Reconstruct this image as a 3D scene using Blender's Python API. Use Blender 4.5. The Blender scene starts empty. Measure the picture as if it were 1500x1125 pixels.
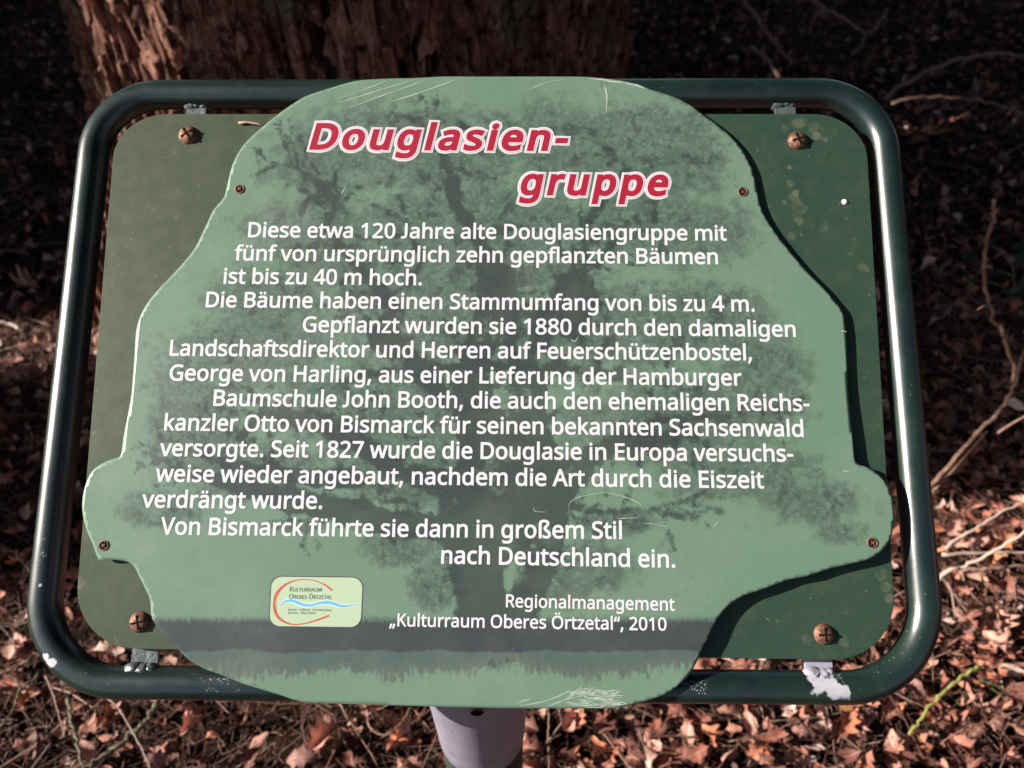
import bpy, math, random
import numpy as np
from mathutils import Vector, Matrix, noise

# ------------------------------------------------------------------ camera, sky, sun, exposure
SC = bpy.context.scene
COL = SC.collection
random.seed(7); RNG = np.random.default_rng(7)
CAM = np.array([0.03132, -0.46423, 1.44275])
ROT = np.array([[0.999919, -0.002369, 0.012516], [0.010556, 0.704017, -0.710104], [-0.007129, 0.710179, 0.703985]])
cd = bpy.data.cameras.new('camera'); cam = bpy.data.objects.new('camera', cd); COL.objects.link(cam)
cam.matrix_world = Matrix.Translation(CAM.tolist()) @ Matrix(ROT.tolist()).to_4x4()
cd.sensor_width = 36; cd.lens = 27.05; cd.clip_start = 0.02; cd.clip_end = 400
cd.dof.use_dof = True; cd.dof.focus_distance = 0.60; cd.dof.aperture_fstop = 7.0
SC.camera = cam
SC.view_settings.view_transform = 'Standard'; SC.view_settings.look = 'None'
SC.view_settings.gamma = 1; SC.view_settings.exposure = EXPOSURE = 0.95
SUN = Vector((-0.88, -0.08, 0.46)).normalized()      # towards the sun
W = bpy.data.worlds.new('World'); SC.world = W; W.use_nodes = True
nt = W.node_tree; sky = nt.nodes.new('ShaderNodeTexSky'); sky.sky_type = 'NISHITA'; sky.sun_disc = False
sky.sun_elevation = math.asin(SUN.z); sky.sun_rotation = math.atan2(SUN.x, SUN.y)
bg = nt.nodes['Background']; bg.inputs[1].default_value = 0.05
nt.links.new(sky.outputs[0], bg.inputs[0])
sl = bpy.data.lights.new('sun', 'SUN'); sl.energy = 5.0; sl.angle = math.radians(0.5); sl.color = (1, .93, .84)
so = bpy.data.objects.new('sun', sl); COL.objects.link(so)
so.rotation_euler = SUN.to_track_quat('Z', 'Y').to_euler(); so.location = (-6, -2, 5)

# ------------------------------------------------------------------ geometry of the place
BE = math.radians(35); CB, SB = math.cos(BE), math.sin(BE)
BW, BH = 0.72, 0.5253            # outer size of the tube frame
def b2w(u, v, w):                # board coordinates -> world (board hangs 1 m up, leaning back)
    return np.stack([u, v*CB - w*SB, 1.0 + v*SB + w*CB], -1)
def ray(px, py):
    d = ROT @ np.array([(px-750)/1127.0, -(py-562.5)/1127.0, -1.0]); return d
def ub(px, py, w=0.0152):        # photo point -> (u, v) on the board plane at height w
    n = np.array([0, -SB, CB]); o = np.array([0, 0, 1.0]) + n*w
    d = ray(px, py); t = ((o-CAM) @ n)/(d @ n); p = CAM + d*t
    q = p - np.array([0, 0, 1.0]); return float(q[0]), float(q[1]*CB + q[2]*SB)
def gp(px, py, z=0.02):          # photo point -> world point at height z over the ground
    d = ray(px, py); t = (z-CAM[2])/d[2]; return CAM + d*t
def dp(px, py, t):               # photo point -> world point at optical depth t
    return CAM + ray(px, py)*t
def proj(P):
    q = (np.asarray(P)-CAM) @ ROT
    return 750 + 1127*q[..., 0]/-q[..., 2], 562.5 - 1127*q[..., 1]/-q[..., 2], -q[..., 2]

# ------------------------------------------------------------------ material helpers
def mat(name, rough=.6, spec=.4, col=(.5, .5, .5)):
    m = bpy.data.materials.new(name); m.use_nodes = True
    b = m.node_tree.nodes['Principled BSDF']; b.inputs['Roughness'].default_value = rough
    b.inputs['Specular IOR Level'].default_value = spec; b.inputs['Base Color'].default_value = (*col, 1)
    return m, m.node_tree, b
class NT:
    def __init__(s, t): s.t = t
    def n(s, typ, **k):
        x = s.t.nodes.new(typ)
        for a, v in k.items(): setattr(x, a, v)
        return x
    def L(s, a, b): s.t.links.new(a, b)
    def put(s, sock, v):
        if hasattr(v, 'is_linked') or isinstance(v, bpy.types.NodeSocket): s.L(v, sock)
        else:
            if sock.type == 'RGBA' and len(v) == 3: v = (*v, 1)
            sock.default_value = v
    def math(s, op, a, b=0.0, c=None, clamp=False):
        x = s.n('ShaderNodeMath', operation=op, use_clamp=clamp); s.put(x.inputs[0], a); s.put(x.inputs[1], b)
        if c is not None: s.put(x.inputs[2], c)
        return x.outputs[0]
    def mix(s, f, a, b, mode='MIX'):
        x = s.n('ShaderNodeMix', data_type='RGBA', blend_type=mode); s.put(x.inputs[0], f); s.put(x.inputs[6], a); s.put(x.inputs[7], b)
        return x.outputs[2]
    def noise(s, vec, scale, detail=4, rough=.55, out=0, dist=0):
        x = s.n('ShaderNodeTexNoise'); s.put(x.inputs['Vector'], vec) if vec is not None else None
        x.inputs['Scale'].default_value = scale; x.inputs['Detail'].default_value = detail
        x.inputs['Roughness'].default_value = rough; x.inputs['Distortion'].default_value = dist; return x.outputs[out]
    def step(s, v, lo, hi):
        x = s.n('ShaderNodeMapRange', interpolation_type='SMOOTHSTEP'); s.put(x.inputs[0], v)
        s.put(x.inputs[1], lo); s.put(x.inputs[2], hi); return x.outputs[0]
    def attr(s, name, out='Vector'):
        return s.n('ShaderNodeAttribute', attribute_name=name).outputs[out]
    def obj(s): return s.n('ShaderNodeTexCoord').outputs['Object']
    def scale(s, vec, v):
        x = s.n('ShaderNodeMapping'); s.put(x.inputs[0], vec); x.inputs['Scale'].default_value = v; return x.outputs[0]
    def bump(s, h, strength, dist, b):
        x = s.n('ShaderNodeBump'); s.put(x.inputs['Height'], h); x.inputs['Strength'].default_value = strength
        x.inputs['Distance'].default_value = dist; s.L(x.outputs[0], b.inputs['Normal'])
    def blob(s, vec, c, r, warp):            # soft-edged spot of its own shape round a fixed point of the object
        x = s.n('ShaderNodeVectorMath', operation='DISTANCE'); s.put(x.inputs[0], vec); x.inputs[1].default_value = c
        d = s.math('ADD', x.outputs['Value'], s.math('MULTIPLY', s.math('SUBTRACT', warp, .5), r*2.4))
        return s.step(d, r*1.2, r*.8)

# ------------------------------------------------------------------ mesh helpers
def mesh(name, V, F, m=None, smooth=True, attrs=None):
    me = bpy.data.meshes.new(name); me.from_pydata([tuple(map(float, v)) for v in V], [], F)
    if smooth: me.polygons.foreach_set('use_smooth', [True]*len(me.polygons))
    if m: me.materials.append(m)
    for k, a in (attrs or {}).items(): add_attr(me, k, a)
    me.update(); return me
def add_attr(me, k, a):
    a = np.asarray(a, np.float32)
    if a.ndim == 1: t = me.attributes.new(k, 'FLOAT', 'POINT'); t.data.foreach_set('value', a)
    else:
        t = me.attributes.new(k, 'FLOAT_VECTOR', 'POINT'); t.data.foreach_set('vector', a.ravel())
def big_mesh(name, V, F, m, attrs=None, smooth=True):   # V (n,3), F (k,4) or (k,3) arrays
    me = bpy.data.meshes.new(name); V = np.asarray(V, np.float32); F = np.asarray(F, np.int32)
    me.vertices.add(len(V)); me.vertices.foreach_set('co', V.ravel())
    k = F.shape[1]; me.loops.add(F.size); me.loops.foreach_set('vertex_index', F.ravel())
    me.polygons.add(len(F)); me.polygons.foreach_set('loop_start', np.arange(len(F), dtype=np.int32)*k)
    me.polygons.foreach_set('loop_total', np.full(len(F), k, np.int32))
    if smooth: me.polygons.foreach_set('use_smooth', np.ones(len(F), bool))
    me.materials.append(m)
    for a, d in (attrs or {}).items(): add_attr(me, a, d)
    me.update(calc_edges=True); me.validate(); return me
def link(name, data, parent=None, loc=None, label=None, cat=None, group=None, kind=None):
    o = bpy.data.objects.new(name, data); COL.objects.link(o)
    if parent is not None: o.parent = parent
    if loc is not None: o.location = loc
    if label: o['label'] = label
    if cat: o['category'] = cat
    if group: o['group'] = group
    if kind: o['kind'] = kind
    return o
def sweep(path, rad, seg=10, cap=True, closed=False):
    P = np.asarray(path, float); n = len(P); rad = np.broadcast_to(np.asarray(rad, float), (n,))
    if closed: T = np.roll(P, -1, 0)-np.roll(P, 1, 0)
    else: T = np.gradient(P, axis=0)
    T /= np.linalg.norm(T, axis=1)[:, None]+1e-12
    up = np.array([0.0, 0, 1]) if abs(T[0] @ [0, 0, 1]) < .9 else np.array([1.0, 0, 0])
    V = []; a = np.linspace(0, 2*math.pi, seg, endpoint=False); N = up-T[0]*(up @ T[0]); N /= np.linalg.norm(N)
    for i in range(n):
        N = N-T[i]*(N @ T[i]); N /= np.linalg.norm(N); B = np.cross(T[i], N)
        V += list(P[i]+rad[i]*(np.cos(a)[:, None]*N+np.sin(a)[:, None]*B))
    F = []
    for i in range(n if closed else n-1):
        j = (i+1) % n
        for k in range(seg):
            l = (k+1) % seg; F.append((i*seg+k, i*seg+l, j*seg+l, j*seg+k))
    if cap and not closed:
        F.append(tuple(range(seg))[::-1]); F.append(tuple((n-1)*seg+k for k in range(seg)))
    return V, F
def lathe(prof, seg=40, c=(0, 0, 0), capb=True, capt=True):
    a = np.linspace(0, 2*math.pi, seg, endpoint=False); V = []; F = []
    for r, z in prof: V += [(c[0]+r*math.cos(t), c[1]+r*math.sin(t), c[2]+z) for t in a]
    for i in range(len(prof)-1):
        for k in range(seg):
            l = (k+1) % seg; F.append((i*seg+k, i*seg+l, (i+1)*seg+l, (i+1)*seg+k))
    if capb: F.append(tuple(range(seg))[::-1])
    if capt: F.append(tuple((len(prof)-1)*seg+k for k in range(seg)))
    return V, F
def spline(pts, n=6):                       # Catmull-Rom through the points
    P = np.asarray(pts, float); P = np.vstack([2*P[0]-P[1], P, 2*P[-1]-P[-2]]); out = []
    for i in range(1, len(P)-2):
        for t in np.linspace(0, 1, n, endpoint=False):
            a, b, c, d = P[i-1], P[i], P[i+1], P[i+2]
            out.append(.5*((2*b)+(c-a)*t+(2*a-5*b+4*c-d)*t*t+(3*b-3*c+d-a)*t**3))
    out.append(P[-2]); return np.array(out)

# ------------------------------------------------------------------ ground
def gh(x, y):
    return 0.03*np.sin(x*1.3+.4)*np.cos(y*1.1+.3)+0.015*np.sin(x*3.7+y*2.9)+0.012*np.sin(y*5.3-x*2.1)-.02
m_soil, t, b = mat('forest_soil', .95, .1); N = NT(t)
o = N.obj(); n1 = N.noise(o, 14, 8, .7); n2 = N.noise(o, 90, 6, .7)
c = N.mix(N.step(n1, .35, .7), (.012, .007, .005), (.045, .022, .014)); c = N.mix(N.step(n2, .55, .75), c, (.09, .045, .03))
N.L(c, b.inputs['Base Color']); N.bump(N.math('ADD', n1, N.math('MULTIPLY', n2, .5)), .9, .03, b)
def grid_axis(a, b, n, far):
    core = np.linspace(a, b, n); k = np.geomspace(.2, far, 14); return np.concatenate([(a-k)[::-1], core, b+k])
gx = grid_axis(-4, 4, 120, 70); gy = grid_axis(-1.5, 6, 110, 70)
X, Y = np.meshgrid(gx, gy); Z = gh(X, Y)
nx, ny = len(gx), len(gy)
I = (np.arange(ny-1)[:, None]*nx+np.arange(nx-1)[None, :]).ravel()
ground = link('ground', big_mesh('ground', np.stack([X, Y, Z], -1).reshape(-1, 3), np.stack([I, I+1, I+nx+1, I+nx], 1), m_soil), kind='structure')

# ------------------------------------------------------------------ trees
m_bark, t, b = mat('fir_bark', .9, .15); N = NT(t)
o = N.obj(); nz = N.noise(N.scale(o, (1, 1, .35)), 22, 8, .65); n3 = N.noise(o, 5, 5, .6); n4 = N.noise(o, 60, 5, .7)
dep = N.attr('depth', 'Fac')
c = N.mix(N.step(nz, .38, .66), (.16, .07, .048), (.42, .21, .15))
c = N.mix(N.step(n4, .56, .7), c, (.5, .32, .25)); c = N.mix(N.step(n3, .56, .68), c, (.20, .20, .14))
fl = N.n('ShaderNodeTexVoronoi'); N.L(N.scale(o, (1, 1, .4)), fl.inputs['Vector']); fl.inputs['Scale'].default_value = 55
fs = N.n('ShaderNodeSeparateXYZ'); N.L(fl.outputs['Color'], fs.inputs[0]); c = N.mix(N.math('MULTIPLY', fs.outputs[0], .6), c, (.07, .03, .022));  c = N.mix(N.step(N.noise(o, 30, 6, .75), .5, .36), c, (.03, .014, .01))
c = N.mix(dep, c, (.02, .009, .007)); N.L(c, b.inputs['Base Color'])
N.bump(N.math('ADD', nz, N.math('MULTIPLY', n4, .4)), .9, .012, b)
m_needle, t, b = mat('fir_needles', .7, .2, (.025, .05, .02))
def bark_mesh(r0, flare, H, nseg, nlow, zlow, nhigh, seed, amp=1.0):
    zs = np.concatenate([np.linspace(-.08, zlow, nlow), np.linspace(zlow, H, nhigh+1)[1:]])
    V = []; D = []
    for z in zs:
        R = r0*(1-.045*max(z, 0)/1.0*.8)+flare*math.exp(-max(z, 0)/.42)
        for k in range(nseg):
            a = 2*math.pi*k/nseg; ca, sa = math.cos(a), math.sin(a)
            lob = 1+.10*math.exp(-max(z, 0)/.5)*(math.sin(5*a+seed)+.5*math.sin(9*a+2*seed))
            wob = noise.noise((ca*3+seed, sa*3, z*2.5))
            p = Vector((ca*r0*18+seed+wob*.45, sa*r0*18+wob*.45, z*4.0+wob*.6))
            d, _ = noise.voronoi(p); e = d[1]-d[0]
            pl = min(1.0, e/.34); pl = pl*pl*(3-2*pl)
            f = noise.fractal((ca*r0*30+seed, sa*r0*30, z*13), 1.0, 2.1, 4) if zlow > 1 and z <= zlow else 0
            f2 = noise.fractal((ca*r0*9, sa*r0*9+seed, z*3.2), 1.0, 2.0, 3)
            rr = R*lob+amp*(.038*(pl-1)+.012*round(3*noise.cell(p*.9))/3+.022*f+.026*f2)
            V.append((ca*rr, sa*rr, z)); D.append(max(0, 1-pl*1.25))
    n = len(zs); K = np.arange(nseg); K2 = (K+1) % nseg; F = []
    for i in range(n-1): F.append(np.stack([i*nseg+K, i*nseg+K2, (i+1)*nseg+K2, (i+1)*nseg+K], 1))
    return big_mesh('trunk', V, np.concatenate(F), m_bark, {'depth': np.array(D)})
def crown_mesh(seed, z0, z1, r, n):
    g = np.random.default_rng(seed); t = g.random(n)**.8; z = z0+(z1-z0)*t; a = g.random(n)*6.283
    rr = r*(1-t*.75)*np.sqrt(g.random(n)); C = np.stack([rr*np.cos(a), rr*np.sin(a), z-.25*rr], 1)
    k = 3; V = (C[:, None, :]+g.normal(0, .21, (n, k, 3))*np.array([1, 1, .45])).reshape(-1, 3)
    return big_mesh('crown', V, np.arange(n*3).reshape(-1, 3), m_needle, smooth=False)
TX, TY = -0.385, 1.66
fir = link('fir_tree', None, loc=(TX, TY, 0), label='massive old conifer trunk with deeply furrowed reddish bark directly behind the sign', cat='tree')
link('trunk', bark_mesh(.61, .27, 13, 440, 300, 1.5, 30, 3.1), fir)
link('crown', crown_mesh(11, 8, 17, 3.4, 5000), fir)
def bark_plates(r0, flare, n, zmax, seed):
    gg = np.random.default_rng(seed); V = []; F = []; D = []; k = 0
    for i in range(n):
        z = gg.uniform(0, zmax); a = gg.uniform(math.pi*.95, math.pi*2.05) if i % 6 else gg.uniform(0, 6.283); lay = i/n
        R_ = r0*(1-.036*z)+flare*math.exp(-z/.42); R_ *= 1+.10*math.exp(-z/.5)*(math.sin(5*a+seed_lobe)+.5*math.sin(9*a+2*seed_lobe))
        ridge = noise.noise((math.cos(a)*r0*9, math.sin(a)*r0*9, z*1.1))
        if ridge < -.12 and gg.random() < .75: continue
        R_ += -.02+.055*max(-.3, ridge)+lay*.022+gg.uniform(-.006, .008)
        w = gg.uniform(.009, .027)*(1.25-lay*.6); h = w*gg.uniform(2.2, 5.5); m_ = int(gg.integers(6, 10)); th = gg.uniform(.004, .012)
        ph = np.sort(gg.uniform(0, 6.283, m_)); q = gg.uniform(.6, 1.15, m_); tz = gg.normal(0, .07); tx = gg.normal(0, .16); sk = gg.normal(0, .10)
        ca, sa = math.cos(a), math.sin(a)
        for lev, (sc_, dd) in enumerate(((1.06, -.02), (1.0, th*.55), (.80, th))):
            for p, q_ in zip(ph, q):
                lx = math.cos(p)*w*q_*sc_; lz = math.sin(p)*h*q_*sc_; lx += sk*lz; rr = R_+dd+lx*tx+lz*tz+gg.normal(0, .0012)
                V.append((ca*rr-sa*lx, sa*rr+ca*lx, z+lz)); D.append(0 if lev else .8)
        F += [tuple(k+2*m_+j for j in range(m_))]+[(k+l*m_+j, k+l*m_+(j+1) % m_, k+(l+1)*m_+(j+1) % m_, k+(l+1)*m_+j) for l in (0, 1) for j in range(m_)]
        k += 3*m_
    return mesh('bark_plates', V, F, m_bark, False, {'depth': np.array(D)})
seed_lobe = 3.1
link('bark_plates', bark_plates(.61, .27, 9000, 1.5, 5), fir, kind='stuff')
tm = bark_mesh(.42, .12, 14, 72, 50, 1.4, 24, 8.2); cm = crown_mesh(12, 9.2, 18, 2.8, 5200)
def side_tree(x, y, s, rz, label, group=None):
    r = link('fir_tree', None, loc=(x, y, 0), label=label, cat='tree', group=group)
    r.rotation_euler = (0, 0, rz); r.scale = (s, s, 1)
    link('trunk', tm, r); link('crown', cm, r)
def at_q(q, s): return (-.0905*q-.9959*s, .9959*q-.0905*s)
SHADE = [(0.84, 4.2, .86), (1.84, 5.6, 1.22), (2.78, 4.4, 1.28), (3.75, 5.8, 1.5), (4.9, 4.6, 1.6), (6.2, 5.8, 1.8)]
for i, (q, s, sc) in enumerate(SHADE):
    x, y = at_q(q, s); side_tree(x, y, sc, i*1.7, 'tall conifer outside the left edge whose trunk shades the leaf litter', 'conifers of the surrounding wood')
ring = 0
for i in range(30):
    a = random.uniform(-40, 220); R_ = random.uniform(6.5, 13)
    x, y = R_*math.cos(math.radians(a)), 1+R_*math.sin(math.radians(a))
    q = y*.9959-x*.0905; s = -(x*.9959+y*.0905)
    if s > 0 and -4.2 < q < 4.2: continue
    side_tree(x, y, random.uniform(.7, 1.2), a, 'tall conifer of the dense wood behind the sign', 'conifers of the surrounding wood')
for x, y in ((3.6, -2.2), (2.2, -4.2), (4.4, 1.2), (-.2, -5.2)):
    side_tree(x, y, 1.0, x, 'tall conifer of the dense wood behind the sign', 'conifers of the surrounding wood')

# ------------------------------------------------------------------ sign: information board on its post
PX, PY = -0.0130, -0.120
sign = link('information_sign', None, loc=(PX, PY, 0),
            label='green tree-shaped information board headed Douglasien-gruppe in a dark green tube frame on a post', cat='sign')
S0 = np.array([PX, PY, 0.0])
def part(name, V, F, m, parent=None, smooth=True, board=None, label=None, kind=None, attrs=None):
    V = np.asarray(V, float); at_ = dict(attrs or {})
    if board is not None: at_['board'] = V; V = b2w(V[:, 0], V[:, 1], V[:, 2])
    me = mesh(name, V-S0, F, m, smooth, at_)
    return link(name, me, parent or sign, label=label, kind=kind)
def white(px, py, w): u, v = ub(px, py, w); return (u, v, w)

m_frame, t, b = mat('dark_green_gloss_paint', .27, .8); b.inputs['Coat Weight'].default_value = .6; b.inputs['Coat Roughness'].default_value = .3; N = NT(t)
bc = N.attr('board'); n1 = N.noise(bc, 45, 5, .6); n2 = N.noise(bc, 500, 3, .6); n0 = N.noise(bc, 9, 3, .5); nw = N.noise(bc, 130, 3, .6)
c = N.mix(N.step(n0, .4, .65), (.006, .0165, .017), (.010, .026, .020))
c = N.mix(N.math('MULTIPLY', N.step(n1, .56, .75), .35), c, (.03, .045, .04))
c = N.mix(N.math('MULTIPLY', N.step(n2, .69, .74), N.step(n0, .5, .6)), c, (.38, .4, .38))
chip_glint = None
for (px, py, r) in ((1205, 1000, .0085), (1222, 1008, .0095), (1196, 995, .006), (1234, 1012, .006), (73, 972, .0045), (67, 962, .0033), (59, 857, .0016), (1283, 203, .0022), (1284, 212, .002)):  # last two spots paint the sun glint on the upper right bend
    u, v = ub(px, py, .012); k = N.blob(bc, (u, v, .0115), r, nw); chip_glint = k if chip_glint is None else N.math('MAXIMUM', chip_glint, k)
for (x0, x1, yy) in ((290, 352, 1003), (1000, 1035, 1007), (60, 75, 800), (105, 150, 997)):      # rows of tiny flaked spots
    u0, v0 = ub(x0, yy, .012); u1, v1 = ub(x1, yy, .012)
    s_ = N.n('ShaderNodeSeparateXYZ'); N.L(bc, s_.inputs[0])
    box = N.math('MULTIPLY', N.math('MULTIPLY', N.math('GREATER_THAN', s_.outputs[0], u0), N.math('LESS_THAN', s_.outputs[0], u1)),
                 N.math('LESS_THAN', N.math('ABSOLUTE', N.math('SUBTRACT', s_.outputs[1], v0)), .005 if x0 != 60 else .022))
    fl = N.math('MULTIPLY', N.math('MULTIPLY', box, N.step(N.noise(bc, 900, 2, .5), .6, .64)), N.step(n1, .5, .56)); chip_glint = N.math('MAXIMUM', chip_glint, fl)
c = N.mix(N.math('MULTIPLY', N.step(N.noise(bc, 30, 6, .75), .5, .7), .4), c, (.035, .05, .045)); c = N.mix(chip_glint, c, N.mix(N.noise(bc, 180, 5, .7), (.30, .31, .35), (.68, .66, .72))); N.L(c, b.inputs['Base Color'])
rg = N.math('ADD', N.math('MULTIPLY', N.noise(bc, 35, 6, .75), .32), .16); N.L(N.math('ADD', rg, N.math('MULTIPLY', chip_glint, .35)), b.inputs['Roughness'])
dst = N.step(N.noise(bc, 26, 6, .7), .5, .72)
N.bump(N.math('SUBTRACT', N.math('ADD', N.math('MULTIPLY', n2, .25), n1), N.math('MULTIPLY', chip_glint, 1.2)), .14, .0012, b)

def rrect(hu0, hu1, v0, v1, rb, rt, n=14, d=0):     # corners: bottom-left, br, tr, tl  (ccw)
    P = []
    for (cx, cy, r, a0) in ((hu0+rb, v0+rb, rb, 180), (hu1-rb, v0+rb, rb, 270), (hu1-rt, v1-rt, rt, 0), (hu0+rt, v1-rt, rt, 90)):
        for i in range(n+1):
            a = math.radians(a0+90*i/n); P.append((cx+r*math.cos(a), cy+r*math.sin(a)))
    return P
TR = .0126
hw, hh = BW/2-TR, BH/2-TR
P = rrect(-hw, hw, -hh, hh, .066, .056, 18); Q = []
for i in range(len(P)):                              # subdivide the straight runs
    a, c_ = np.array(P[i]), np.array(P[(i+1) % len(P)]); k = max(1, int(np.linalg.norm(c_-a)/.012))
    for j in range(k): Q.append(a+(c_-a)*j/k)
V, F = sweep([(p[0], p[1], 0) for p in Q], TR, 32, closed=True)
part('frame', V, F, m_frame, board=1)

# back plate -----------------------------------------------------------------
def zb(v): return .0103+.0013*v/.2
m_back, t, b = mat('weathered_green_back_plate', .5, .42); N = NT(t)
bc = N.attr('board'); n1 = N.noise(bc, 10, 6, .6); n2 = N.noise(bc, 70, 5, .65); n3 = N.noise(bc, 160, 3, .5); n4 = N.noise(bc, 420, 2, .5)
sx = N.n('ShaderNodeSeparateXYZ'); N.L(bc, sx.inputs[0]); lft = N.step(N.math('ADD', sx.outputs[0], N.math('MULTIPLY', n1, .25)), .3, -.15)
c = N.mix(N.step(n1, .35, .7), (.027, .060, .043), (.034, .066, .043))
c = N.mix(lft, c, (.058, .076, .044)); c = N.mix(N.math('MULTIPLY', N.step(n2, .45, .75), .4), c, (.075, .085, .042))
c = N.mix(N.math('MULTIPLY', N.step(n4, .72, .76), .5), c, (.3, .33, .24)); c = N.mix(N.math('MULTIPLY', N.step(n3, .7, .76), .45), c, (.22, .24, .09))
spots = None
for (px, py, r, kk) in ((1156, 246, .0022, 1), (1158, 270, .003, .5), (1162, 290, .004, .4), (1166, 305, .007, .35), (1165, 283, .003, .9), (1148, 298, .0022, .8), (1177, 308, .004, .5),
                        (1195, 200, .0035, .7), (1207, 205, .003, .7), (1170, 182, .006, .5), (1190, 187, .005, .35), (1150, 189, .0035, .4), (1170, 325, .004, .5), (1205, 333, .004, .5), (1160, 345, .003, .5),
                        (115, 855, .0035, 1), (120, 852, .0035, 1), (138, 633, .0012, 1), (136, 636, .0012, 1), (1292, 842, .004, .5), (1300, 860, .004, .5), (1303, 877, .003, .5), (1183, 938, .004, .4), (1237, 938, .004, .4), (1265, 393, .004, .5)):
    u, v = ub(px, py, zb(0)); k = N.math('MULTIPLY', N.blob(bc, (u, v, zb(v)), r, n3), kk*.75); spots = k if spots is None else N.math('MAXIMUM', spots, k)
c = N.mix(N.math('MULTIPLY', spots, N.step(n2, .3, .62)), c, (.17, .18, .11)); N.L(c, b.inputs['Base Color'])
N.L(N.math('ADD', N.math('MULTIPLY', n2, .3), .3), b.inputs['Roughness']); N.bump(N.math('ADD', n2, N.math('MULTIPLY', n4, .3)), .12, .001, b)
cTL, cTR, cBR, cBL = [ub(x, y, zb(v_)) for x, y, v_ in ((171, 167, .2), (1267, 167, .2), (1315, 968, -.2), (106, 949, -.2))]
P = rrect(0, 1, 0, 1, .085, .075, 12)
def quadmap(s, t_):
    a = np.array(cBL)*(1-s)+np.array(cBR)*s; c_ = np.array(cTL)*(1-s)+np.array(cTR)*s; return a*(1-t_)+c_*t_
def aspect_round():
    P = []; asp = 1.36
    for (cx, cy, r, a0) in ((0, 0, .077, 180), (1, 0, .077, 270), (1, 1, .068, 0), (0, 1, .068, 90)):
        sx_ = 1 if cx == 0 else -1; sy_ = 1 if cy == 0 else -1
        for i in range(13):
            a = math.radians(a0+90*i/12); P.append((cx+sx_*r+r*math.cos(a), cy+sy_*r*asp+r*asp*math.sin(a)))
    return P
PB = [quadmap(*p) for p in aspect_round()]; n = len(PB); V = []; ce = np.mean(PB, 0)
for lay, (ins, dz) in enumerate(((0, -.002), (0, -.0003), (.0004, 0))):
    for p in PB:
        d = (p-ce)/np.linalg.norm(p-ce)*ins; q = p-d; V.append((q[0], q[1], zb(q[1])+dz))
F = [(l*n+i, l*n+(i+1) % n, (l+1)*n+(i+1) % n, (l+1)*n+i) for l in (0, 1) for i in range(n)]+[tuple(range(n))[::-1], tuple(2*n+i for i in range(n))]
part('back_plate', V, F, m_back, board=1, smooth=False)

# front plate with its printed tree -------------------------------------------
OUT = [(413,163),(432,150),(450,140),(480,130),(510,121),(533,117),(573,115),(613,114),(650,112),(700,112),(783,112),(833,112),(867,113),(900,117),(933,123),(953,131),(973,137),(993,144),(1013,155),(1033,170),(1055,186),(1077,206),(1093,228),(1103,250),(1109,277),(1114,300),(1123,320),(1138,343),(1160,371),(1183,398),(1207,422),(1222,440),(1232,452),(1237,466),(1240,492),(1241,524),(1242,572),(1245,604),(1249,644),(1253,677),(1268,684),(1284,694),(1297,708),(1304,724),(1308,744),(1308,762),(1303,788),(1291,806),(1273,818),(1247,825),(1213,833),(1180,844),(1153,849),(1133,857),(1110,865),(1090,872),(1073,882),(1057,897),(1047,913),(1037,935),(1027,953),(1015,978),(1000,997),(980,1013),(960,1022),(933,1029),(905,1036),(880,1037),(833,1037),(733,1037),(600,1034),(500,1031),(443,1028),(410,1018),(367,1005),(347,998),(320,987),(300,980),(277,967),(260,950),(240,930),(223,907),(220,880),(213,863),(205,847),(197,831),(187,823),(167,820),(147,821),(141,812),(136,798),(127,777),(121,753),(121,728),(128,702),(139,686),(155,676),(168,671),(177,666),(181,640),(187,608),(192,581),(195,547),(197,520),(199,488),(204,467),(213,448),(229,427),(253,402),(283,367),(300,334),(313,307),(328,289),(333,270),(341,240),(357,212),(383,187)]
def zt(u, v):                                     # the sheet has lifted a little at its lower right
    u = np.asarray(u); v = np.asarray(v); return .0150+.0035*np.clip((u+.05)/.35, 0, 1)*np.clip((0-v)/.22, 0, 1)
OB = np.array([ub(x, y, .0152) for x, y in OUT])
OB = spline(np.vstack([OB, OB[:1]]), 3)[:-1]
def inside(P, poly):
    x, y = P[:, 0], P[:, 1]; r = np.zeros(len(P), bool); a = poly; b_ = np.roll(poly, -1, 0)
    for (x0, y0), (x1, y1) in zip(a, b_):
        c_ = ((y0 > y) != (y1 > y)); r ^= c_ & (x < (x1-x0)*(y-y0)/((y1-y0)+1e-15)+x0)
    return r
def nearest(P, poly):
    best = np.full(len(P), 9e9); out = np.zeros((len(P), 2)); b_ = np.roll(poly, -1, 0)
    for p0, p1 in zip(poly, b_):
        d = p1-p0; t_ = np.clip(((P-p0) @ d)/(d @ d), 0, 1); q = p0+t_[:, None]*d; dd = ((P-q)**2).sum(1)
        k = dd < best; best[k] = dd[k]; out[k] = q[k]
    return out
from mathutils.geometry import delaunay_2d_cdt
ux = np.linspace(OB[:, 0].min(), OB[:, 0].max(), 290); vy = np.linspace(OB[:, 1].min(), OB[:, 1].max(), 215)
U, Vv = np.meshgrid(ux, vy); G = np.stack([U.ravel(), Vv.ravel()], 1); G = G[inside(G, OB)]
G = G[np.linalg.norm(G-nearest(G, OB), axis=1) > .0012]
OBD = []
for p, q in zip(OB, np.roll(OB, -1, 0)):
    k = max(1, int(np.linalg.norm(q-p)/.0025)); OBD += [p+(q-p)*j/k for j in range(k)]
m0 = len(OBD); pts = [Vector((float(p[0]), float(p[1]))) for p in OBD]+[Vector((float(p[0]), float(p[1]))) for p in G]
v2, _, f2, *_r = delaunay_2d_cdt(pts, [(k, (k+1) % m0) for k in range(m0)], [], 1, 1e-7)
G = np.array([(p.x, p.y) for p in v2]); Q = np.array([list(f) for f in f2 if len(f) == 3]); nv = len(G)
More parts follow.
